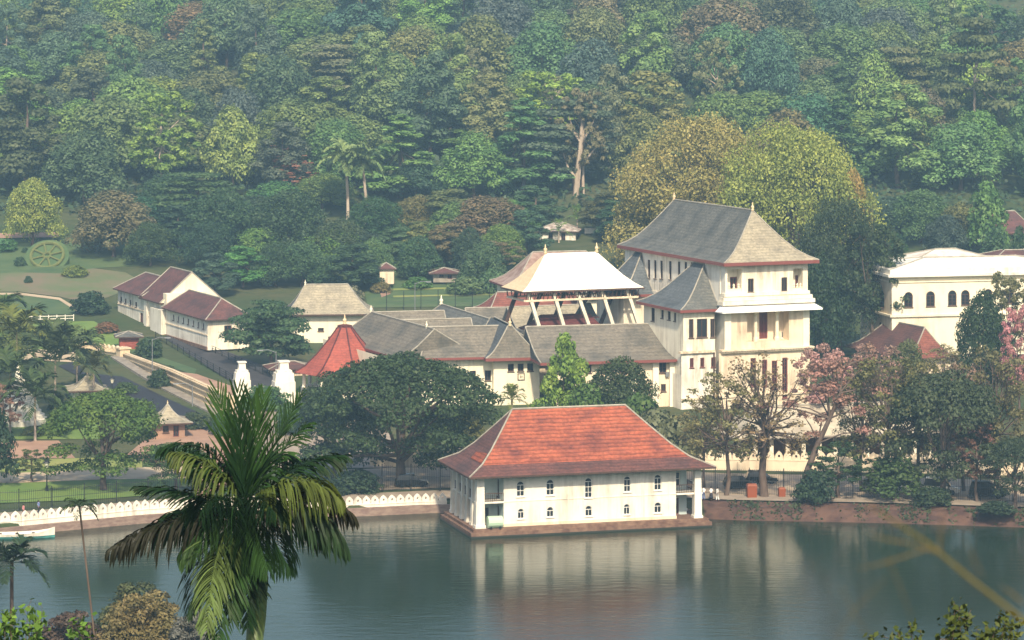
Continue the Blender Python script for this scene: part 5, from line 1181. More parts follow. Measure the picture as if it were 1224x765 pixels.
# leaning tree: built for itself
def leaning_tree():
    Y = 399; b = P(960, 606, Y); x0, z0 = b.x, ter(b.x, Y); t = thing('tree', 'pinkish-brown tree with strongly leaning trunk above the round bush', 'tree', (x0, Y, z0 - .1))
    pts = [P(960, 612, Y), P(961, 590, Y), P(966, 560, Y), P(978, 530, Y), P(992, 500, Y - .5), P(1004, 470, Y - 1), P(1008, 440, Y)]
    mb = MB(); mb.tube(pts, [.55, .48, .42, .36, .28, .2, .08], 7); rr = random.Random(3); L = []
    for k in range(26):
        s = pts[rr.choice([3, 4, 4, 5, 5, 6])]; e = s + Vector((rr.gauss(.8, 2.6), rr.gauss(0, 2.2), rr.gauss(1.8, 1.6)))
        mb.tube([s, s.lerp(e, .5) + Vector((0, 0, .4)), e], [.14, .09, .03], 4, cap=False); L.append((tuple(e - t.location), (rr.uniform(.7, 1.4),) * 2 + (rr.uniform(.4, .8),)))
    mb.build('trunk', M['bark'], t); c, nr, s = lobes_to_leaves(L, 3200, .24, .3, .9, .4)
    o = bpy.data.objects.new('crown', leaf_mesh('crown_lean', c, nr, s, .85, M['leaf'])); C.objects.link(o); o.parent = t; o.color = (.30, .17, .13, 1)
leaning_tree()
def pale_trunk():
    """the thick pale stem of the old tree behind the canopy"""
    o = [x for x in bpy.data.objects if x.get('label', '').startswith('tall old tree with pale bare trunk')][0]
    mb = MB(); Y = 699.0; mb.tube([P(688, 310, Y), P(687, 262, Y), P(690, 215, Y), P(694, 175, Y), P(696, 140, Y)], [1.1, .9, .75, .55, .3], 7)
    for a, b in (((690, 215), (672, 180)), ((691, 200), (716, 172)), ((694, 175), (712, 140)), ((694, 170), (680, 138))): mb.tube([P(*a, Y), P((a[0] + b[0]) / 2 - 2, (a[1] + b[1]) / 2 + 3, Y), P(*b, Y)], [.4, .3, .1], 5)
    t = mb.build('trunk', M['palebark'], None); L = t.data; inv = Matrix.Translation(o.location) @ o.rotation_euler.to_matrix().to_4x4() @ Matrix.Diagonal((*o.scale, 1))
    L.transform(inv.inverted()); t.parent = o
pale_trunk()
# ---------------------------------------------------------------- scalloped cloud walls
def merlon(mb, at, s0, s1, z0, h, th, holes=True):
    """one pointed-arch merlon with a small opening; at(s, z, out) gives the point"""
    w = (s1 - s0) / 2; c = (s0 + s1) / 2; n = 12
    prof = [(-w, 0), (-w, .38 * h), (-.80 * w, .62 * h), (-.45 * w, .82 * h), (0, h), (.45 * w, .82 * h), (.80 * w, .62 * h), (w, .38 * h), (w, 0), (.5 * w, 0), (0, 0), (-.5 * w, 0)]
    out = [(c + x, z0 + z) for x, z in prof]; inn = []
    cz = z0 + .42 * h; r = .17 * h
    for x, z in prof:
        t = math.atan2(z - .42 * h, x); inn.append((c + r * .8 * math.cos(t), cz + r * math.sin(t)))
    for i in range(n):
        j = (i + 1) % n
        mb.poly([at(*out[j], th / 2), at(*out[i], th / 2), at(*inn[i], th / 2), at(*inn[j], th / 2)]); mb.poly([at(*out[i], -th / 2), at(*out[j], -th / 2), at(*inn[j], -th / 2), at(*inn[i], -th / 2)])
        mb.poly([at(*out[i], th / 2), at(*out[j], th / 2), at(*out[j], -th / 2), at(*out[i], -th / 2)]); mb.poly([at(*inn[j], th / 2), at(*inn[i], th / 2), at(*inn[i], -th / 2), at(*inn[j], -th / 2)])
def cloud_wall(name, label, pts, z0, hb, hm, pitch, mat, th=.35, capm=None):
    """a wall along pts (x, y): plain base of height hb, row of merlons of height hm"""
    a0 = Vector((*pts[0], z0)); t = thing(name, label, 'wall', a0); base = MB(); mer = MB()
    for (xa, ya), (xb, yb) in zip(pts, pts[1:]):
        L = math.hypot(xb - xa, yb - ya); pl = Plane((xa, ya), (xb - xa, yb - ya)); n = max(1, round(L / pitch)); p = L / n
        pbox(base, pl, 0, L - .003, z0 - 1.2, z0 + hb, -th / 2, th / 2); pbox(base, pl, 0, L - .003, z0 + hb - .12, z0 + hb - .02, -th / 2 - .06, th / 2 + .06)
        for k in range(n): merlon(mer, lambda s, z, o: pl.at(s, z, o), k * p + .04, (k + 1) * p - .04, z0 + hb, hm, th * .8)
    base.build('wall_base', mat, t); mer.build('merlons', capm or mat, t); return t
def spts(x0, x1, off=0.15, n=10): return [(x0 + (x1 - x0) * i / n, yshore(x0 + (x1 - x0) * i / n) + off) for i in range(n + 1)]
cloud_wall('lakeside_wall', 'white scalloped lakeside wall running along the park with a boat below', spts(-100, -31, .3, 14), 1.25, .45, 1.15, 1.2, M['white'])
cloud_wall('lakeside_wall', 'white scalloped lakeside wall under the huge spreading rain tree', spts(-31, -8.4, .3, 7), 1.0, .45, 1.0, 1.2, M['white'])
# stone embankment under the walls
mb = MB(); xs = [-140 + 162 * i / 40 for i in range(41)]
for a, b in zip(xs, xs[1:]):
    ya, yb = yshore(a), yshore(b)
    mb.hexa([Vector((a, ya - .9, -2)), Vector((b, yb - .9, -2)), Vector((b, yb + .6, -2)), Vector((a, ya + .6, -2))], [Vector((a, ya - .6, 1.0)), Vector((b, yb - .6, 1.0)), Vector((b, yb + .6, 1.0)), Vector((a, ya + .6, 1.0))])
tag(mb.build('embankment', M['embank']), kind='structure')
bw = [(-19.5, 425), (5, 423.5), (30, 422), (60, 419), (84, 415)]
cloud_wall('temple_boundary_wall', 'cream scalloped temple wall with small triangular openings behind the roadside fence', bw, 2.0, 1.35, 1.2, 1.15, M['stain'], th=.5)
# ---------------------------------------------------------------- iron fences
def iron_fence(label, pts, z, h, post=4.2, bar=.28):
    t = thing('iron_fence', label, 'fence', (*pts[0], z)); ra = MB(); ba = MB()
    for (xa, ya), (xb, yb) in zip(pts, pts[1:]):
        a, b = Vector((xa, ya, z)), Vector((xb, yb, z)); L = (b - a).length
        for zz in (.25, h * .55, h - .25): ra.tube([a + Vector((0, 0, zz)), b + Vector((0, 0, zz))], .03, 4)
        n = int(L / bar)
        for k in range(n): p = a.lerp(b, k / n); ba.tube([p + Vector((0, 0, .1)), p + Vector((0, 0, h))], .021, 3, cap=False)
        m = max(1, round(L / post))
        for k in range(m): p = a.lerp(b, k / m); mb = MB(); mb.tube([p, p + Vector((0, 0, h + .2))], .065, 5); mb.build('post', M['iron'], t)
    ra.build('rail', M['iron'], t); ba.build('bars', M['iron'], t)
iron_fence('black iron railing between lakeside walk and park lawn', [(-84, yshore(-84) + 8), (-62, yshore(-62) + 8.6), (-43, yshore(-43) + 8.6), (-24, 402.5)], 1.5, 2.7)
iron_fence('tall black iron railing along the street beside the lake house', [(-17, 405), (2, 405.5), (22, 403), (44, 399.5), (84, 391.5)], 1.6, 3.4)
# low white rail fence on the garden lawn
t = thing('rail_fence', 'low white post and rail fence across the garden lawn', 'fence', onter(30, 385)); a, b = onter(28, 385), onter(88, 383.5); mb = MB()
for z in (.45, .95): mb.tube([a + Vector((0, 0, z)), b + Vector((0, 0, z))], .07, 4)
mb.build('rail', M['white'], t)
for k in range(7): p = a.lerp(b, k / 6); mb = MB(); mb.tube([p - Vector((0, 0, .2)), p + Vector((0, 0, 1.2))], .10, 5); mb.build('post', M['white'], t)
t = thing('wire_fence', 'thin wire fence with dark posts on the terraced lawn', 'fence', onter(470, 372)); a, b = onter(462, 371), onter(585, 367); mb = MB()
for z in (.8, 1.6, 2.4): mb.tube([a + Vector((0, 0, z)), b + Vector((0, 0, z))], .02, 3)
mb.build('wire', M['iron'], t)
for k in range(7): p = a.lerp(b, k / 6); mb = MB(); mb.tube([p - Vector((0, 0, .2)), p + Vector((0, 0, 3.6))], .06, 4); mb.build('post', M['iron'], t)
# railings by the temple road: dark rails in long rows
for (pa, pb, lab) in (((186, 404), (318, 478), 'dark iron railing along the near kerb of the temple road'), ((206, 400), (348, 462), 'dark iron railing along the far kerb of the temple road')):
    a, b = onter(*pa), onter(*pb); t = thing('road_railing', lab, 'railing', a); mb = MB()
    for z in (.35, .7, 1.05): mb.tube([a + Vector((0, 0, z)), b + Vector((0, 0, z))], .05, 4)
    mb.build('rail', M['iron'], t)
    for k in range(19): p = a.lerp(b, k / 18); mb = MB(); mb.tube([p - Vector((0, 0, .3)), p + Vector((0, 0, 1.15))], .07, 4); mb.build('post', M['iron'], t)
# ---------------------------------------------------------------- moat wall, white gate pillars, dagoba
t = thing('moat_wall', 'tall tan moat wall with long horizontal mouldings and a scalloped corner', 'wall', (-62, 522, 2))
A0, A1, A2, A3 = G(88, 424, 4.2), G(147, 447, 2.0), G(204, 475, 2.0), G(276, 506, 2.0)
A0.z = 2.0
tops = [P(88, 413, A0.y).z, P(147, 421, A1.y).z, P(204, 441.5, A2.y).z, P(276, 474, A3.y).z]
tw = plaster('sunlit_tan_wall', (.64, .51, .34), (.34, .26, .18), .6, .46); face = MB(); mo = MB()
for (a, b, za, zb) in ((A0, A1, tops[0], tops[1]), (A1, A2, tops[1], tops[2]), (A2, A3, tops[2], tops[3])):
    pl = Plane(a, b - a); L = (Vector((b.x, b.y, 0)) - Vector((a.x, a.y, 0))).length
    face.hexa([pl.at(0, 1.2, 0), pl.at(L, 1.2, 0), pl.at(L, 1.2, -.6), pl.at(0, 1.2, -.6)], [pl.at(0, za, 0), pl.at(L, zb, 0), pl.at(L, zb, -.6), pl.at(0, za, -.6)])
    for f, o_ in ((.10, .34), (.30, .16), (.52, .16), (.74, .2), (.93, .3)):
        h0, h1 = 2 + (za - 2) * f, 2 + (zb - 2) * f
        mo.hexa([pl.at(0, h0, o_), pl.at(L, h1, o_), pl.at(L, h1, .003), pl.at(0, h0, .003)], [pl.at(0, h0 + .17, o_), pl.at(L, h1 + .17, o_), pl.at(L, h1 + .17, .003), pl.at(0, h0 + .17, .003)])
face.build('wall_face', tw, t); mo.build('moulding', tw, t)
mb = MB(); pl = Plane(A0, A1 - A0); L = (Vector((A1.x, A1.y, 0)) - Vector((A0.x, A0.y, 0))).length; n = round(L / 1.3)
for k in range(n):
    s = L * k / n; z = tops[0] + (tops[1] - tops[0]) * k / n; merlon(mb, lambda s_, z_, o_: pl.at(s_, z_, o_ - .3), s + .04, s + L / n - .04, z - .05, 1.0, .4)
mb.build('merlons', tw, t)
mb = MB(); Fp = Frame((A1.x, A1.y, 2), R(-60)); mb.box(Fp, -.9, .9, -.9, .9, 1.2, tops[1] + .6); mb.box(Fp, -1.1, 1.1, -1.1, 1.1, tops[1] + .6, tops[1] + .85); mb.build('corner_pillar', tw, t)
# ledge along the moat
mb = MB()
for a, b in ((A1, A2), (A2, A3)):
    pl = Plane(a, b - a); L = (Vector((b.x, b.y, 0)) - Vector((a.x, a.y, 0))).length
    mb.hexa([pl.at(0, 1.2, 2.2), pl.at(L, 1.2, 2.2), pl.at(L, 1.2, .36), pl.at(0, 1.2, .36)], [pl.at(0, max(3.9, ter(a.x, a.y) + .25), 2.2), pl.at(L, ter(b.x, b.y) + .25, 2.2), pl.at(L, ter(b.x, b.y) + .25, .36), pl.at(0, max(3.9, ter(a.x, a.y) + .25), .36)])
mb.build('ledge', M['stone'], t)
for px, pyt, pyb, w, lab in ((289, 432, 478, 21, 'white stepped gate pillar, slimmer of two by the octagon pavilion'), (339, 431, 482, 27, 'white stepped gate pillar, broader of two by the octagon pavilion')):
    Y = 480; b = P(px, pyb, Y); m = Y / FPX; Fp = Frame((b.x, Y, b.z), R(14)); W_ = w * m / 2 * .85; H_ = (pyb - pyt) * m; z0 = ter(b.x, Y)
    t = thing('gate_pillar', lab, 'pillar', (b.x, Y, z0)); mb = MB(); zt = P(px, pyt, Y).z
    mb.box(Fp, -W_ * 1.08, W_ * 1.08, -W_, W_, z0 - .3, zt - H_ * .48); mb.build('shaft', M['white'], t)
    mb = MB(); mb.box(Fp, -W_, W_, -W_ * .9, W_ * .9, zt - H_ * .48, zt - H_ * .28, taper=.1); mb.box(Fp, -W_ * .78, W_ * .78, -W_ * .7, W_ * .7, zt - H_ * .28, zt - H_ * .22); mb.box(Fp, -W_ * .5, W_ * .5, -W_ * .5, W_ * .5, zt - H_ * .22, zt - H_ * .03, taper=.08); mb.box(Fp, -W_ * .58, W_ * .58, -W_ * .58, W_ * .58, zt - H_ * .03, zt); mb.build('stepped_top', M['white'], t)
cloud_wall('gate_wall', 'white gate wall with scalloped top joining the two stepped gate pillars', [(-40.6, 481.5), (-36.9, 482.4)], 3.3, 1.6, 1.2, 1.2, M['white'])
# dagoba
Y = 462; c = P(22, 505, Y); c.z = ter(c.x, Y); t = thing('dagoba', 'white bell-shaped dagoba with slim spire among palms in the park', 'dagoba', c)
hz = lambda py: P(22, py, Y).z - c.z
mb = MB(); mb.lathe(c, [(4.4, -.4), (4.4, .7), (3.9, .75), (3.9, 1.3), (3.4, 1.35), (3.4, 1.9)], 24); mb.build('terrace', M['white'], t, smooth=False)
mb = MB(); r = 3.7; zt = hz(462); mb.lathe(c, [(3.2, 1.9), (3.05, 2.1), (2.75, 1.9 + (zt - 1.9) * .35), (2.3, 1.9 + (zt - 1.9) * .6), (1.65, 1.9 + (zt - 1.9) * .82), (.9, zt)], 24); mb.build('dome', M['white'], t, smooth=True)
mb = MB(); Fp = Frame(c, .2); mb.box(Fp, -.95, .95, -.95, .95, c.z + zt - .1, c.z + zt + .95); mb.build('square_drum', M['white'], t)
mb = MB(); mb.lathe(c, [(.62, zt + .95), (.5, zt + 1.6), (.32, hz(437)), (.12, hz(429)), (.02, hz(426))], 12); mb.build('spire', M['white'], t)
# hedge wheel on its sloping bed
c = onter(55, 318); Yw = c.y; c = Vector((c.x, c.y, ter(c.x, c.y))); t = thing('hedge_wheel', 'eight-spoked wheel of clipped yellow-green hedge on a sloping flower bed', 'hedge', c)
ex = Vector((1, 0, 0)); ey = Vector((0, .70, .71)); ez = Vector((0, -.71, .70)); Rw = 3.3; cc = c + Vector((0, 1.6, 2.0))
hm_ = blotch('clipped_yellow_hedge', (.13, .14, .045), (.09, .11, .035), 2.0)
mb = MB(); bed = [cc + ex * math.cos(a) * (Rw + 1.2) + ey * math.sin(a) * (Rw + 1.0) - ez * .1 for a in [i * math.pi / 12 for i in range(24)]]; low = [Vector((p.x * 1.0, p.y + .8, c.z - .6)) for p in bed]
mb.poly(bed)
for i in range(24): j = (i + 1) % 24; mb.poly([bed[i], low[i], low[j], bed[j]])
mb.build('bed', M['lawndark'], t)
mb = MB(); mb.tube([cc + ex * math.cos(a) * Rw + ey * math.sin(a) * Rw + ez * .15 for a in [i * math.pi / 16 for i in range(33)]], .34, 6); mb.build('rim', hm_, t)
mb = MB(); mb.tube([cc + ex * math.cos(a) * .7 + ey * math.sin(a) * .7 + ez * .15 for a in [i * math.pi / 6 for i in range(13)]], .30, 6); mb.build('hub', hm_, t)
for k in range(8): a = math.pi / 4 * k + .3; d = ex * math.cos(a) + ey * math.sin(a); mb = MB(); mb.tube([cc + d * .6 + ez * .15, cc + d * (Rw - .1) + ez * .15], .2, 5); mb.build('spoke', hm_, t)
for px, py, w, h_, l_ in ((24, 318, 16, 12, 'dark purplish shrub beside the hedge wheel'), (34, 338, 12, 9, 'small blue-green shrub below the hedge wheel'), (30, 302, 10, 7, 'small clipped green shrub above the hedge wheel')):
    g = onter(px, py); tree('bush', px, py - h_, py, w, g.y, 'dark', l_, name='shrub', cat='shrub')
# ---------------------------------------------------------------- street lamps
def lamp_lantern(px, pyt, pyb, Y, label):
    b = P(px, pyb, Y); b.z = ter(b.x, Y); H_ = P(px, pyt, Y).z - b.z; t = thing('lamp_post', label, 'lamp', b)
    mb = MB(); mb.lathe(b, [(.22, 0), (.2, .5), (.09, .7), (.07, H_ - 1.1), (.16, H_ - 1.0)], 8); mb.build('pole', M['iron'], t)
    l = MB(); l.lathe(b, [(.16, H_ - 1.0), (.36, H_ - .35)], 6); l.build('lantern', M['lampglass'], t)
    l = MB(); l.lathe(b, [(.46, H_ - .35), (.38, H_ - .2), (.08, H_)], 6); l.build('lantern_cap', M['iron'], t)
lamp_lantern(56, 550, 602, 405, 'black lantern lamp post on the lakeside lawn')
lamp_lantern(134, 450, 486, 470, 'small lantern post by the dark moat water')
def street_lamp(px, pyt, pyb, Y, side, label):
    b = P(px, pyb, Y); b.z = ter(b.x, Y); top = P(px, pyt, Y).z; t = thing('street_lamp', label, 'street lamp', b)
    mb = MB(); mb.tube([b - Vector((0, 0, .2)), Vector((b.x, Y, top))], [.11, .06], 6); mb.build('pole', M['steel'], t)
    mb = MB(); mb.tube([Vector((b.x, Y, top - .2)), Vector((b.x + side * 1.2, Y, top + .25)), Vector((b.x + side * 2.2, Y, top + .2))], .06, 5); mb.build('arm', M['steel'], t)
    mb = MB(); mb.box(Frame((b.x + side * 2.5, Y, 0), 0), -.5, .5, -.16, .16, top + .08, top + .24, taper=.04); mb.build('lamp_head', M['steel'], t)
street_lamp(182, 405, 466, 500, 1, 'tall street lamp with one arm by the tan moat wall')
street_lamp(230, 460, 500, 478, -1, 'shorter street lamp in front of the moat wall')
street_lamp(330, 420, 478, 490, -1, 'thin grey street lamp leaning over the temple road near gate pillars')
street_lamp(496, 338, 366, 560, 1, 'thin pale lamp mast behind the temple wing roofs')
# ---------------------------------------------------------------- boat, bins, tank, cars
def boat():
    c = G(22, 641, .0); c = Vector((c.x, c.y - 1.2, 0)); t = thing('boat', 'long white and teal boat moored below the white scalloped wall', 'boat', c); F = Frame(c, R(9))
    secs = [(-4.2, .15, .95), (-3.2, .75, .72), (-1.5, 1.05, .6), (.5, 1.1, .6), (2.5, .95, .7), (3.8, .5, .95), (4.6, .08, 1.25)]
    lo_, up_ = MB(), MB(); rl = [[F.w(u, -w * .55, -.25), F.w(u, -w * .9, .3), F.w(u, w * .9, .3), F.w(u, w * .55, -.25)] for u, w, z in secs]; ru = [[F.w(u, -w * .9, .3), F.w(u, -w, z), F.w(u, -w * .8, z), F.w(u, -w * .7, .25), F.w(u, w * .7, .25), F.w(u, w * .8, z), F.w(u, w, z), F.w(u, w * .9, .3)] for u, w, z in secs]
    for m, r, k in ((lo_, rl, 3), (up_, ru, 7)):
        for a, b in zip(r, r[1:]):
            for i in range(k): m.poly([a[i], b[i], b[i + 1], a[i + 1]])
        m.poly(r[0]); m.poly(list(reversed(r[-1])))
    lo_.build('hull', M['teal'], t); up_.build('topsides', M['white'], t)
    for u in (-2, 0, 2): mb = MB(); mb.box(F, u - .18, u + .18, -.72, .72, .5, .56); mb.build('seat', M['wood'], t)
boat()
def bin_(px, py0, py1, w, Y, label):
    b = P(px, py1, Y); b.z = ter(b.x, Y); m = Y / FPX; h = (py1 - py0) * m; W_ = w * m / 2; F = Frame(b, .1); t = thing('litter_bin', label, 'bin', b, 'orange bins on the earth bank')
    mb = MB(); mb.box(F, -W_, W_, -W_ * .8, W_ * .8, b.z - .1, b.z + h * .85, taper=-.05); mb.build('body', M['orange'], t); mb = MB(); mb.box(F, -W_ * 1.12, W_ * 1.12, -W_ * .95, W_ * .95, b.z + h * .85, b.z + h, taper=.12); mb.build('lid', M['orange'], t)
bin_(898.5, 583, 600, 11, 399.5, 'larger orange litter bin beside the straight brown tree trunk'); bin_(934.5, 588, 600, 7.5, 400, 'smaller orange litter bin left of the round bush')
F = Frame(FA.w(1.15, -.25, 1.0), R(16)); t = thing('water_tank', 'pale green drum tank lying by the corner pillar of the lake house', 'tank', F.o)
mb = MB(); mb.tube([F.w(.15, .1, 1.75), F.w(2.0, .1, 1.75)], .74, 14); mb.build('drum', M['tank'], t); mb = MB(); mb.box(F, .35, .6, -.5, .7, 1.0, 1.25); mb.box(F, 1.5, 1.75, -.5, .7, 1.0, 1.25); mb.build('cradle', M['iron'], t)
def vehicle(px, Y, rz, paint, label, kind='car', wpx=None):
    g = P(px, 590, Y); g.z = lin(LAND, Y) + .08 if Y > 408 else 1.72; F = Frame(g, rz); t = thing('parked_' + kind, label, kind, g); z = g.z
    L, H1, H2 = (4.3, .95, 1.65) if kind == 'car' else (4.8, 1.1, 2.1)
    def loft(sec, m, nm, mat):
        mb = MB()
        for a, b in zip(sec, sec[1:]):
            ra, rb = [[F.w(s[0], -s[1], z + s[2]), F.w(s[0], -s[1] * s[4], z + s[3]), F.w(s[0], s[1] * s[4], z + s[3]), F.w(s[0], s[1], z + s[2])] for s in (a, b)]
            for i in range(4): mb.poly([ra[i], rb[i], rb[(i + 1) % 4], ra[(i + 1) % 4]])
            if a is sec[0]: mb.poly(list(reversed(ra)))
        mb.poly(rb); return mb.build(nm, mat, t)
    h = L / 2
    loft([(-h, .74, .4, .8, .95), (-h + .15, .84, .3, H1, .96), (-h * .5, .87, .25, H1 + .04, .97), (h * .35, .87, .25, H1, .97), (h - .3, .82, .28, H1 - .18, .95), (h, .7, .38, .7, .95)], 0, 'body', paint)
    loft([(-h + .12, .76, H1 - .05, H1 + .02, 1), (-h + .42, .78, H1 - .05, H2 - .08, .84), (-.1, .80, H1 - .05, H2, .84), (h * .22, .78, H1 - .05, H2 - .1, .82), (h * .52, .76, H1 - .05, H1, 1)], 0, 'windows', M['glass'])
    mb = MB(); mb.box(F, -h + .45, h * .2, -.66, .66, z + H2 - .03, z + H2 + .05, taper=.05); mb.build('roof', paint, t)
    for sx in (-h * .6, h * .6):
        for sy in (-.80, .80): mb = MB(); mb.tube([F.w(sx, sy - .1, z + .33), F.w(sx, sy + .1, z + .33)], .33, 12); mb.build('wheel', M['rubber'], t)
    for sy in (-.6, .6): mb = MB(); mb.box(F, h - .12, h + .01, sy - .15, sy + .15, z + .58, z + .72); mb.build('headlight', M['lampglass'], t)
vehicle(492, 408.5, R(5), M['black'], 'black car parked by the gate near the huge rain tree trunk')
vehicle(884, 407, R(4), M['black'], 'black car half hidden by trunks behind the larger orange bin')
vehicle(910, 411, R(4), M['black'], 'dark car on the street behind the straight brown trunk')
vehicle(1050, 405, R(-6), M['greycar'], 'grey car parked behind the low bright green tree')
vehicle(1080, 404, R(-6), M['whitecar'], 'white car parked behind the fence under the dark broad tree')
vehicle(1125, 402, R(-8), M['whitecar'], 'white van parked beyond the dark broad tree', 'van')
vehicle(1180, 399, R(-9), M['black'], 'black van at the end of the row of parked vehicles', 'van')
vehicle(655, 412, R(3), M['greycar'], 'grey car behind the lake house', 'car') if False else None
# ---------------------------------------------------------------- people
def person(px, Y, label, shirt, lower, skirt=False, rz=0.0, stride=.18, z=None):
    b = P(px, 600, Y); b.z = (max(1.45, ter(b.x, Y)) + .06) if z is None else z; t = thing('person', label, 'person', b); t.rotation_euler = (0, 0, rz)
    J = dict(pel=(0, 0, .92), chest=(0, .01, 1.28), neck=(0, 0, 1.46), head=(0, -.02, 1.56), top=(0, -.01, 1.68), hl=(-.09, 0, .88), kl=(-.10, -stride * .5, .48), al=(-.10, -stride * .4, .08), tl=(-.11, -stride * .4 - .16, .03),
             hr=(.09, 0, .88), kr=(.10, stride * .1, .48), ar=(.10, stride, .09), tr=(.11, stride - .15, .03), sl=(-.19, 0, 1.38), el=(-.24, .05, 1.10), wl=(-.23, -.06, .86), fl=(-.22, -.10, .77), sr=(.19, 0, 1.38), er=(.24, -.02, 1.10), wr=(.23, -.12, .88), fr=(.21, -.17, .80))
    E = [('pel', 'chest'), ('chest', 'neck'), ('neck', 'head'), ('head', 'top'), ('pel', 'hl'), ('hl', 'kl'), ('kl', 'al'), ('al', 'tl'), ('pel', 'hr'), ('hr', 'kr'), ('kr', 'ar'), ('ar', 'tr'), ('chest', 'sl'), ('sl', 'el'), ('el', 'wl'), ('wl', 'fl'), ('chest', 'sr'), ('sr', 'er'), ('er', 'wr'), ('wr', 'fr')]
    Rr = dict(pel=.14, chest=.145, neck=.055, head=.095, top=.07, hl=.095, kl=.062, al=.04, tl=.035, hr=.095, kr=.062, ar=.04, tr=.035, sl=.06, el=.045, wl=.032, fl=.03, sr=.06, er=.045, wr=.032, fr=.03)
    ks = list(J); me = bpy.data.meshes.new('body'); me.from_pydata([J[k] for k in ks], [(ks.index(a), ks.index(c)) for a, c in E], []); o = bpy.data.objects.new('body', me); C.objects.link(o); o.parent = t
    md = o.modifiers.new('skin', 'SKIN'); sv = me.skin_vertices[0].data
    for i, k in enumerate(ks): sv[i].radius = (Rr[k], Rr[k]); sv[i].use_root = (k == 'pel')
    o.modifiers.new('sub', 'SUBSURF').levels = 1; me.materials.append(M['skin'])
    def part(nm, mat, fn): m = MB(); fn(m); q = m.build(nm, mat, None, smooth=True); q.parent = t
    part('hair', M['hair'], lambda m: m.lathe((0, .015, 1.55), [(.105, .0), (.12, .06), (.10, .13), (.04, .165)], 10))
    def sh(m):
        m.lathe((0, 0, 0), [(.17, .86), (.165, 1.0), (.185, 1.25), (.19, 1.36), (.10, 1.46), (.07, 1.475)], 12, sx=1.05, sy=.85)
        for s in (('sl', 'el'), ('sr', 'er')): a, c = Vector(J[s[0]]), Vector(J[s[1]]); m.tube([a, a.lerp(c, .85)], [.085, .065], 8)
    part('shirt', shirt, sh)
    def lw(m):
        if skirt: m.lathe((0, 0, 0), [(.28, .18), (.24, .5), (.20, .8), (.17, .95)], 12)
        else:
            for s in (('hl', 'kl', 'al'), ('hr', 'kr', 'ar')): m.tube([Vector(J[s[0]]) + Vector((0, 0, .06)), J[s[1]], J[s[2]]], [.125, .085, .062], 8)
            m.lathe((0, 0, 0), [(.16, .80), (.175, .9), (.165, 1.0)], 12, sy=.85)
    part('skirt' if skirt else 'trousers', lower, lw); return t
person(28, 383.8, 'person in a pink top walking behind the white scalloped wall', M['shirt_pink'], M['dark_cloth'], rz=1.5)
person(46, 386.5, 'person in a blue top walking behind the white scalloped wall', M['shirt_blue'], M['dark_cloth'], rz=1.5)
person(850, 397.5, 'person in white top and black skirt standing by the lake house end', M['shirt_white'], M['dark_cloth'], True, rz=.6)
person(857.5, 397.2, 'person in white clothes walking next to someone in a black skirt', M['shirt_white'], M['shirt_white'], rz=-1.2)
person(841, 397.8, 'person in white shirt half hidden behind the end pillar of the lake house', M['shirt_white'], M['shirt_blue'], rz=-.4)
person(318, 488, 'person in pale blue top by the two gate pillars', M['shirt_blue'], M['shirt_white'], rz=.9)
person(362, 484, 'person in a pink top at the foot of the octagon pavilion', M['shirt_pink'], M['shirt_white'], True, rz=-.5)
person(369, 486, 'person in dark trousers and white shirt beside the octagon pavilion', M['shirt_white'], M['dark_cloth'], rz=1.2)
# ---------------------------------------------------------------- palms in the middle distance
def frond_mesh(mb, base, mid, tip, n, L, width, droop, prof=None, r0=.03, seed=0, twist=.0, seg=3, up=None, fwd=.55):
    rr = random.Random(seed); base, mid, tip = Vector(base), Vector(mid), Vector(tip)
    def B(t): return base * (1 - t) ** 2 + mid * 2 * t * (1 - t) + tip * t * t
    mb.tube([B(i / 8) for i in range(9)], [r0 * (1 - .85 * i / 8) for i in range(9)], 4)
    for i in range(n):
        t = .10 + .90 * (i + .5) / n; p = B(t); tg = (B(min(1, t + .02)) - B(t - .02)).normalized()
        side = tg.cross(up if up is not None else Vector((0, 0, 1))); side = side.normalized() if side.length > .05 else Vector((1, 0, 0))
        nm = side.cross(tg).normalized()
        for s in (-1, 1):
            le = L * (math.sin(math.pi * (.12 + .83 * t ** .8)) ** .7) * rr.uniform(.82, 1.12)
            d = (side * s * rr.uniform(.6, 1.15) + tg * (fwd + .5 * t) + nm * rr.uniform(.15, .5) + Vector((rr.gauss(0, .10), rr.gauss(0, .10), rr.gauss(0, .10)))).normalized()
            w = width * rr.uniform(.7, 1.2); pts = [p.copy()]; q = p.copy(); ds = []
            for k in range(seg):
                q = q + d * le / seg; pts.append(q.copy()); d = (d + Vector((0, 0, -droop * rr.uniform(.5, 1.5) / seg))).normalized()
            vs0 = len(mb.v); wd = tg - d * tg.dot(d); wd = wd.normalized() if wd.length > .05 else nm
            for k, x in enumerate(pts[:-1]):
                ww = w * (.55 if k == 0 else 1.0 - .35 * (k / seg)); mb.v += [tuple(x + wd * ww * .5), tuple(x - wd * ww * .5)]
            mb.v.append(tuple(pts[-1]))
            for k in range(seg - 1): mb.f.append((vs0 + 2 * k, vs0 + 2 * k + 1, vs0 + 2 * k + 3, vs0 + 2 * k + 2)); mb.m.append(0)
            e = vs0 + 2 * (seg - 1); mb.f.append((e, e + 1, e + 2)); mb.m.append(0)
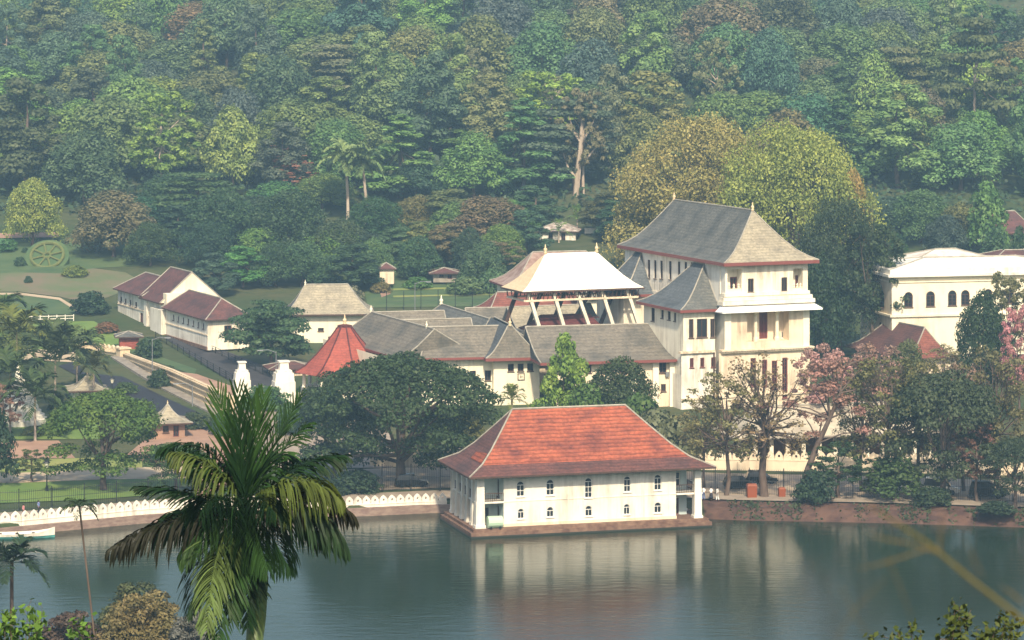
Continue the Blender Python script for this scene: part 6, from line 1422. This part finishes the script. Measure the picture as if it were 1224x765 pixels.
def palm(px, py, wpx, Y, label, colour='palmg', nf=15, lean=0.0, group=None, n=22, name='palm_tree', r=.16, droop=.9, bark='palebark', zb=None, seed=1, upness=.5, trunkm=None, lw=.055):
    c = P(px, py, Y); Rf = wpx * Y / FPX / 2; z = ter(c.x - lean, Y) if zb is None else zb; t = thing(name, label, 'palm tree', (c.x - lean, Y, z), group); rr = random.Random(seed)
    mb = MB(); b = Vector((c.x - lean, Y, z - .3)); m = b.lerp(c, .5) - Vector((lean * .25, 0, 0)); mb.tube([b, b.lerp(m, .6), m, m.lerp(c, .6), c], [r * 1.35, r * 1.05, r, r * .9, r * .85], 7); mb.build('trunk', M[bark], t, smooth=True)
    mb = MB()
    for k in range(nf):
        a = k * 2.39996 + rr.uniform(-.2, .2); el = -.25 + 1.45 * (k + .5) / nf * upness * 1.6 + rr.uniform(-.1, .1); el = min(el, 1.35)
        d = Vector((math.cos(a) * math.cos(el), math.sin(a) * math.cos(el), math.sin(el))); mid = c + d * Rf * .7 + Vector((0, 0, Rf * .18)); tip = c + d * Rf * 1.0 + Vector((0, 0, -Rf * (.42 - .15 * math.sin(el))))
        frond_mesh(mb, c, mid, tip, n, Rf * .38, Rf * lw, droop, seed=seed * 100 + k, r0=Rf * .012)
    o = mb.build('crown', M['palmleaf'], t); o.color = (*(COL[colour] if isinstance(colour, str) else colour), 1); return t
palm(413, 188, 66, 674, 'tall palm with pale trunk, first of the twin palms at the forest edge', (.17, .23, .08), r=.34, lean=-.6, lw=.10, n=26, seed=3, droop=1.4)
palm(433, 194, 58, 673, 'tall palm with pale trunk, lower crown of the twin palms at the forest edge', (.13, .19, .07), r=.34, lean=-1.0, lw=.10, n=26, seed=4, droop=1.4)
palm(20, 396, 104, 470, 'coconut palm with yellowish fronds at the edge of the park', (.12, .14, .035), seed=5)
palm(66, 430, 112, 462, 'coconut palm with long grey-green fronds behind the white dagoba', (.06, .085, .035), seed=6, upness=.75)
palm(12, 445, 92, 452, 'coconut palm drooping over the white dagoba', (.055, .085, .028), seed=7)
palm(112, 440, 50, 486, 'small palm beside the tan roofed pavilion', (.10, .11, .04), seed=14, upness=.8)
palm(42, 474, 84, 446, 'coconut palm with dark green fronds in front of the white dagoba', (.05, .08, .028), seed=31, upness=.6)
palm(92, 416, 76, 492, 'coconut palm beside the garden lawn and moat', (.08, .11, .035), seed=32, upness=.6)
palm(-4, 372, 80, 500, 'green palm half cut by the edge beyond the park', (.07, .11, .03), seed=15)
palm(612, 478, 44, 432, 'short yellowish palm by the foot of the gatehouse', (.14, .17, .04), seed=8, upness=.9, n=16)
palm(690, 262, 40, 664, 'banana plant with broad leaves above the gilded canopy roof', (.11, .19, .045), nf=8, n=10, seed=9, upness=1.0, name='banana_plant')
palm(716, 250, 38, 672, 'banana-like palm at the dark forest foot above the gilded canopy', (.06, .11, .05), nf=8, n=12, seed=10, upness=1.0, name='banana_plant')
palm(668, 276, 34, 655, 'small bright banana plant by the forest house', (.14, .22, .05), nf=8, n=10, seed=12, upness=1.0, name='banana_plant')
palm(1195, 545, 40, 405, 'small palm among the trees on the bank', (.05, .08, .03), seed=13, n=16)
# ---------------------------------------------------------------- palms and shrubs on the near slope
palm(14, 672, 92, 215, 'crown-shafted palm with dark feathery fronds on the near shore', (.03, .055, .03), nf=13, n=30, r=.15, droop=.7, seed=21, bark='bark', upness=.55)
palm(95, 606, 46, 150, 'slender palm with very thin pale bending stem before the white wall', (.03, .055, .022), nf=11, n=18, r=.055, droop=1.3, seed=22, lean=-1.0, upness=.45, bark='bark')
def big_palm():
    Y = 55.0; S = Y / FPX; base = P(300, 765, Y); gz = ter(base.x, Y); t = thing('feather_palm', 'large feathery palm with drooping dark green fronds in front of the lake', 'palm tree', (base.x, Y, gz))
    crown = P(293, 640, Y)
    mb = MB(); mb.tube([Vector((base.x - .1, Y, gz - .3)), P(300, 800, Y), P(302, 785, Y), P(303, 772, Y)], [.16, .13, .125, .12], 10); mb.build('trunk', M['bark'], t, smooth=True)
    mb = MB(); mb.tube([P(303, 778, Y), P(307, 735, Y), P(311, 690, Y), P(305, 645, Y), P(295, 600, Y)], [.15, .17, .15, .10, .05], 10)
    o = mb.build('crownshaft', newmat('green_crownshaft', (.075, .11, .03), .45, .4), t, smooth=True)
    DK, MD, LT, YL, BR = (.011, .030, .011), (.022, .054, .015), (.085, .13, .040), (.055, .078, .018), (.012, .013, .006)
    # base px, mid px, tip px, depth offsets (mid, tip) in metres, leaflet length, droop, colour, pairs
    fr = [((292, 608), (280, 560), (258, 470), (.1, .3), .9, .05, MD, 15, 2.6), ((292, 608), (300, 560), (316, 470), (-.2, -.1), .9, .05, MD, 15, 2.6), ((294, 608), (289, 560), (286, 462), (-.3, -.4), .9, .05, DK, 15, 2.6), ((294, 608), (294, 560), (298, 480), (.3, .5), 1.0, .15, DK, 14, 1.7),
          ((294, 608), (312, 560), (356, 478), (.2, .6), .7, .5, MD, 36, 1.0), ((290, 608), (264, 548), (206, 540), (.0, -.1), .90, 2.6, YL, 30, .5), ((288, 608), (262, 520), (186, 545), (.7, 1.0), .85, 2.4, DK, 34, .5),
          ((288, 613), (225, 590), (160, 588), (.4, .5), .62, 1.0, DK, 42, .8), ((288, 616), (205, 606), (136, 652), (-.3, -.4), 1.0, 2.8, BR, 44, .5), ((290, 616), (225, 606), (170, 640), (.3, .5), 1.0, 2.4, DK, 42, .5),
          ((290, 616), (232, 600), (190, 632), (.5, .9), .95, 2.2, DK, 42, .5), ((290, 618), (262, 612), (256, 735), (-1.0, -1.3), .74, 1.0, LT, 50, .6), ((290, 618), (300, 590), (326, 668), (-.9, -1.1), .90, 2.2, MD, 42, .5),
          ((294, 608), (355, 548), (406, 592), (-.3, -.4), 1.05, 2.6, YL, 46, .5), ((296, 610), (372, 585), (412, 655), (.0, .1), 1.05, 2.6, DK, 46, .5), ((296, 608), (345, 552), (408, 552), (.5, .7), .85, 1.4, DK, 42, .6),
          ((296, 616), (345, 606), (378, 655), (.7, .9), 1.05, 2.4, MD, 42, .5), ((292, 616), (258, 596), (224, 660), (-.5, -.6), .92, 2.2, MD, 42, .5), ((292, 618), (318, 606), (348, 668), (-.6, -.8), .92, 2.2, DK, 42, .5),
          ((292, 608), (300, 540), (345, 565), (1.0, 1.5), .85, 2.0, DK, 40, .5), ((290, 608), (268, 540), (232, 585), (1.0, 1.5), .85, 2.0, DK, 40, .5), ((292, 613), (280, 570), (288, 630), (-1.2, -1.7), .85, 2.2, MD, 40, .5),
          ((292, 608), (330, 540), (366, 512), (.3, .5), .62, 1.0, MD, 34, .8), ((290, 608), (262, 552), (226, 548), (.3, .5), .75, 1.7, MD, 34, .6), ((292, 616), (280, 622), (284, 728), (-.6, -.8), .66, .8, MD, 44, .6),
          ((292, 608), (310, 570), (336, 600), (-.9, -1.3), .8, 2.0, DK, 40, .5), ((290, 608), (258, 570), (246, 604), (-.8, -1.2), .8, 2.0, DK, 40, .5), ((290, 608), (300, 590), (310, 640), (-.4, -.9), .8, 2.0, DK, 36, .5),
          ((292, 618), (276, 640), (268, 752), (-.9, -1.1), .80, .8, MD, 44, .6), ((294, 618), (300, 650), (300, 742), (-.5, -.6), .62, .7, DK, 40, .6), ((290, 618), (250, 640), (232, 720), (-.5, -.7), .85, 1.3, DK, 42, .6),
          ((296, 610), (365, 570), (418, 622), (.3, .5), 1.0, 2.6, BR, 40, .5)]
    for i, (b, m, e, (dm, de), L, dr, colr, n, fw_) in enumerate(fr):
        mb = MB(); upv = None
        if abs(b[0] - e[0]) < 40: upv = Vector((0, -1, .15))
        frond_mesh(mb, P(*b, Y), P(*m, Y) + Vector((0, dm, 0)), P(*e, Y) + Vector((0, de, 0)), int(n * 1.3), L * 1.06, .042, dr if dr < .5 else dr * 1.3, seed=500 + i, r0=.026, seg=6, up=upv, fwd=fw_)
        o = mb.build('frond', M['palmleaf'], t); o.color = (*colr, 1)
        if colr == BR: o['label'] = 'dark brown withered frond'
        if colr == LT: o['label'] = 'pale green hanging frond'
        if colr == YL: o['label'] = 'yellowish frond'
big_palm()
# blurred shrubs near the shore below
def shrub_mass(name, label, px, pyt, w, Y, hpx, colour, n, size, cat='shrub', seed=1, flat=.8):
    c = P(px, pyt + hpx, Y); z = min(c.z, ter(c.x, Y)); W_ = w * Y / FPX; H_ = P(px, pyt, Y).z - ter(c.x, Y); t = thing(name, label, cat, (c.x, Y, ter(c.x, Y))); rr = random.Random(seed); L = []
    hh = hpx * Y / FPX
    for k in range(34):
        u = rr.uniform(-1, 1); v = rr.uniform(-1, 1); env = math.sqrt(max(0.05, 1 - u * u)); r_ = W_ * rr.uniform(.08, .15)
        L.append(((u * W_ * .45, v * W_ * .3, H_ - hh * (1 - env * rr.uniform(.55, .97)) - r_ * .8), (r_, r_, r_ * flat)))
    for k in range(10): L.append(((rr.uniform(-.3, .3) * W_, 0, H_ * rr.uniform(.5, .75)), (W_ * .2, W_ * .2, H_ * .15)))
    cc, nr, s = lobes_to_leaves(L, n, size, .3, .9, .25); o = bpy.data.objects.new('crown', leaf_mesh('crown_' + name, cc, nr, s, 1.0, M['leaf'])); C.objects.link(o); o.parent = t; o.color = (*colour, 1)
    mb = MB()
    for k in range(7): e = Vector(L[k * 4][0]) + t.location; mb.tube([t.location + Vector((rr.uniform(-.3, .3), rr.uniform(-.3, .3), -.3)), t.location.lerp(e, .55) + Vector((0, 0, .4)), e], [.16, .1, .03], 5)
    mb.build('trunk', M['bark'], t); return t
shrub_mass('shore_tree', 'yellowish-brown bushy tree in fading leaf on the near shore beneath the feathery palm', 172, 700, 112, 235, 110, (.17, .14, .055), 16000, .15, 'tree', 5)
shrub_mass('shore_tree', 'grey-green bushy tree behind the yellowish-brown one on the near shore', 160, 692, 90, 250, 70, (.07, .085, .035), 8000, .15, 'tree', 6)
shrub_mass('shore_tree', 'grey-lilac bushy tree partly behind the trunk of the feathery palm', 232, 722, 60, 228, 80, (.13, .13, .11), 7000, .14, 'tree', 7)
shrub_mass('shore_thicket', 'purplish-brown thicket on the near shore beside the slender palm stem', 92, 724, 110, 238, 60, (.085, .058, .042), 11000, .14, 'thicket', 8, .5)
def leafy_branch(name, label, root, spread, Y, n, colour, seed, leaf=.11, hz=.2, cat='shrub', Lw=.45):
    """a near shrub: stems rising from the slope with single leaves set along twigs"""
    rr = random.Random(seed); b = P(*root, Y); gz = ter(b.x, Y); t = thing(name, label, cat, (b.x, Y, gz)); st = MB(); c = []; nr = []
    for (ex, ey) in spread:
        e = P(ex, ey, Y) + Vector((0, rr.uniform(-.3, .3), 0)); s = Vector((b.x + rr.uniform(-.1, .1), Y + rr.uniform(-.1, .1), gz - .1)); m = s.lerp(e, .6) + Vector((rr.uniform(-.1, .1), 0, .12)); st.tube([s, m, e], [.025, .014, .004], 4)
        for k in range(n):
            tt = rr.uniform(.45, 1.02); p = s * (1 - tt) ** 2 + m * 2 * tt * (1 - tt) + e * tt * tt; off = Vector((rr.gauss(0, 1), rr.gauss(0, 1), rr.gauss(0, .7))) * hz * rr.uniform(.2, 1) * (1.25 - tt * .7)
            if rr.random() < .12: st.tube([p, p + off], [.006, .003], 3)
            c.append(tuple(p + off - Vector((b.x, Y, gz)))); nr.append((rr.gauss(0, .6), rr.gauss(-.2, .6), rr.gauss(.6, .5)))
    st.build('stem', M['bark'], t); c = np.array(c); me = leaf_mesh('leaves_' + name, c, np.array(nr), leaf * rng.uniform(.6, 1.2, len(c)), 1.0, M['palmleaf']); o = bpy.data.objects.new('leaves', me); C.objects.link(o); o.parent = t; o.color = (*colour, 1)
rs = random.Random(4)
leafy_branch('near_shrub', 'bright green leafy shrub just below the viewpoint under the crown-shafted palm', (20, 800), [(rs.uniform(-30, 58), rs.uniform(728, 775)) for _ in range(16)] + [(34, 726), (8, 732), (48, 740)], 60, 60, (.10, .18, .03), 31, .10, .22)
leafy_branch('near_shrub', 'small bright green leafy sprig beside the slender palm stem', (98, 800), [(88, 742), (96, 738), (106, 744), (100, 755), (85, 760)], 62, 46, (.09, .17, .03), 32, .09, .16)
leafy_branch('near_shrub', 'olive green leafy twigs rising into view by the blurred grass stem', (1130, 800), [(1142, 724), (1150, 728), (1160, 735), (1135, 738), (1192, 730), (1204, 738), (1180, 748), (1100, 752), (1088, 748), (1075, 757), (1060, 762), (1120, 756), (1150, 752), (1170, 758), (1210, 752), (1222, 745), (1045, 765), (1135, 765), (1190, 765)], 40, 110, (.075, .095, .022), 33, .060, .13)
# out-of-focus grass stem close to the viewpoint
def grass_stem():
    Y = 3.6; t = thing('grass_stem', 'out-of-focus yellowish grass stem with thin side stalks close to the viewpoint', 'grass', Vector((P(1300, 780, Y).x, Y, ter(1, Y))))
    main = [Vector((P(1300, 780, Y).x + .05, Y, ter(1, Y) - .05)), P(1290, 790, Y), P(1224, 742, Y), P(1160, 692, Y), P(1110, 650, Y), P(1070, 624, Y), P(1036, 603, Y)]
    mb = MB(); mb.tube(main, [.0024, .0024, .0022, .0020, .0017, .0013, .0005], 6); mb.build('stalk', newmat('yellow_grass_stalk', (.11, .09, .02), .7), t)
    m2 = newmat('dry_grass_side_stalk', (.10, .075, .03), .8)
    for pts in (((1112, 655), (1090, 662), (1060, 672), (1025, 680)), ((1120, 660), (1090, 650), (1060, 645), (1040, 640)), ((1123, 663), (1124, 640), (1127, 610)), ((1224, 722), (1208, 708), (1196, 700))):
        mb = MB(); mb.tube([P(*q, Y) for q in pts], [.0014] + [.0012] * (len(pts) - 2) + [.0004], 5); mb.build('side_stalk', m2, t)
    for pts in (((1000, 765), (1020, 730), (1060, 690)), ((1005, 700), (1018, 730), (1040, 765)), ((1060, 665), (1075, 700), (1090, 740)), ((1175, 690), (1160, 660), (1150, 640))):
        mb = MB(); mb.tube([P(*q, Y - .4) for q in pts], [.0006, .0006, .0003], 4); mb.build('side_stalk', m2, t)
grass_stem()
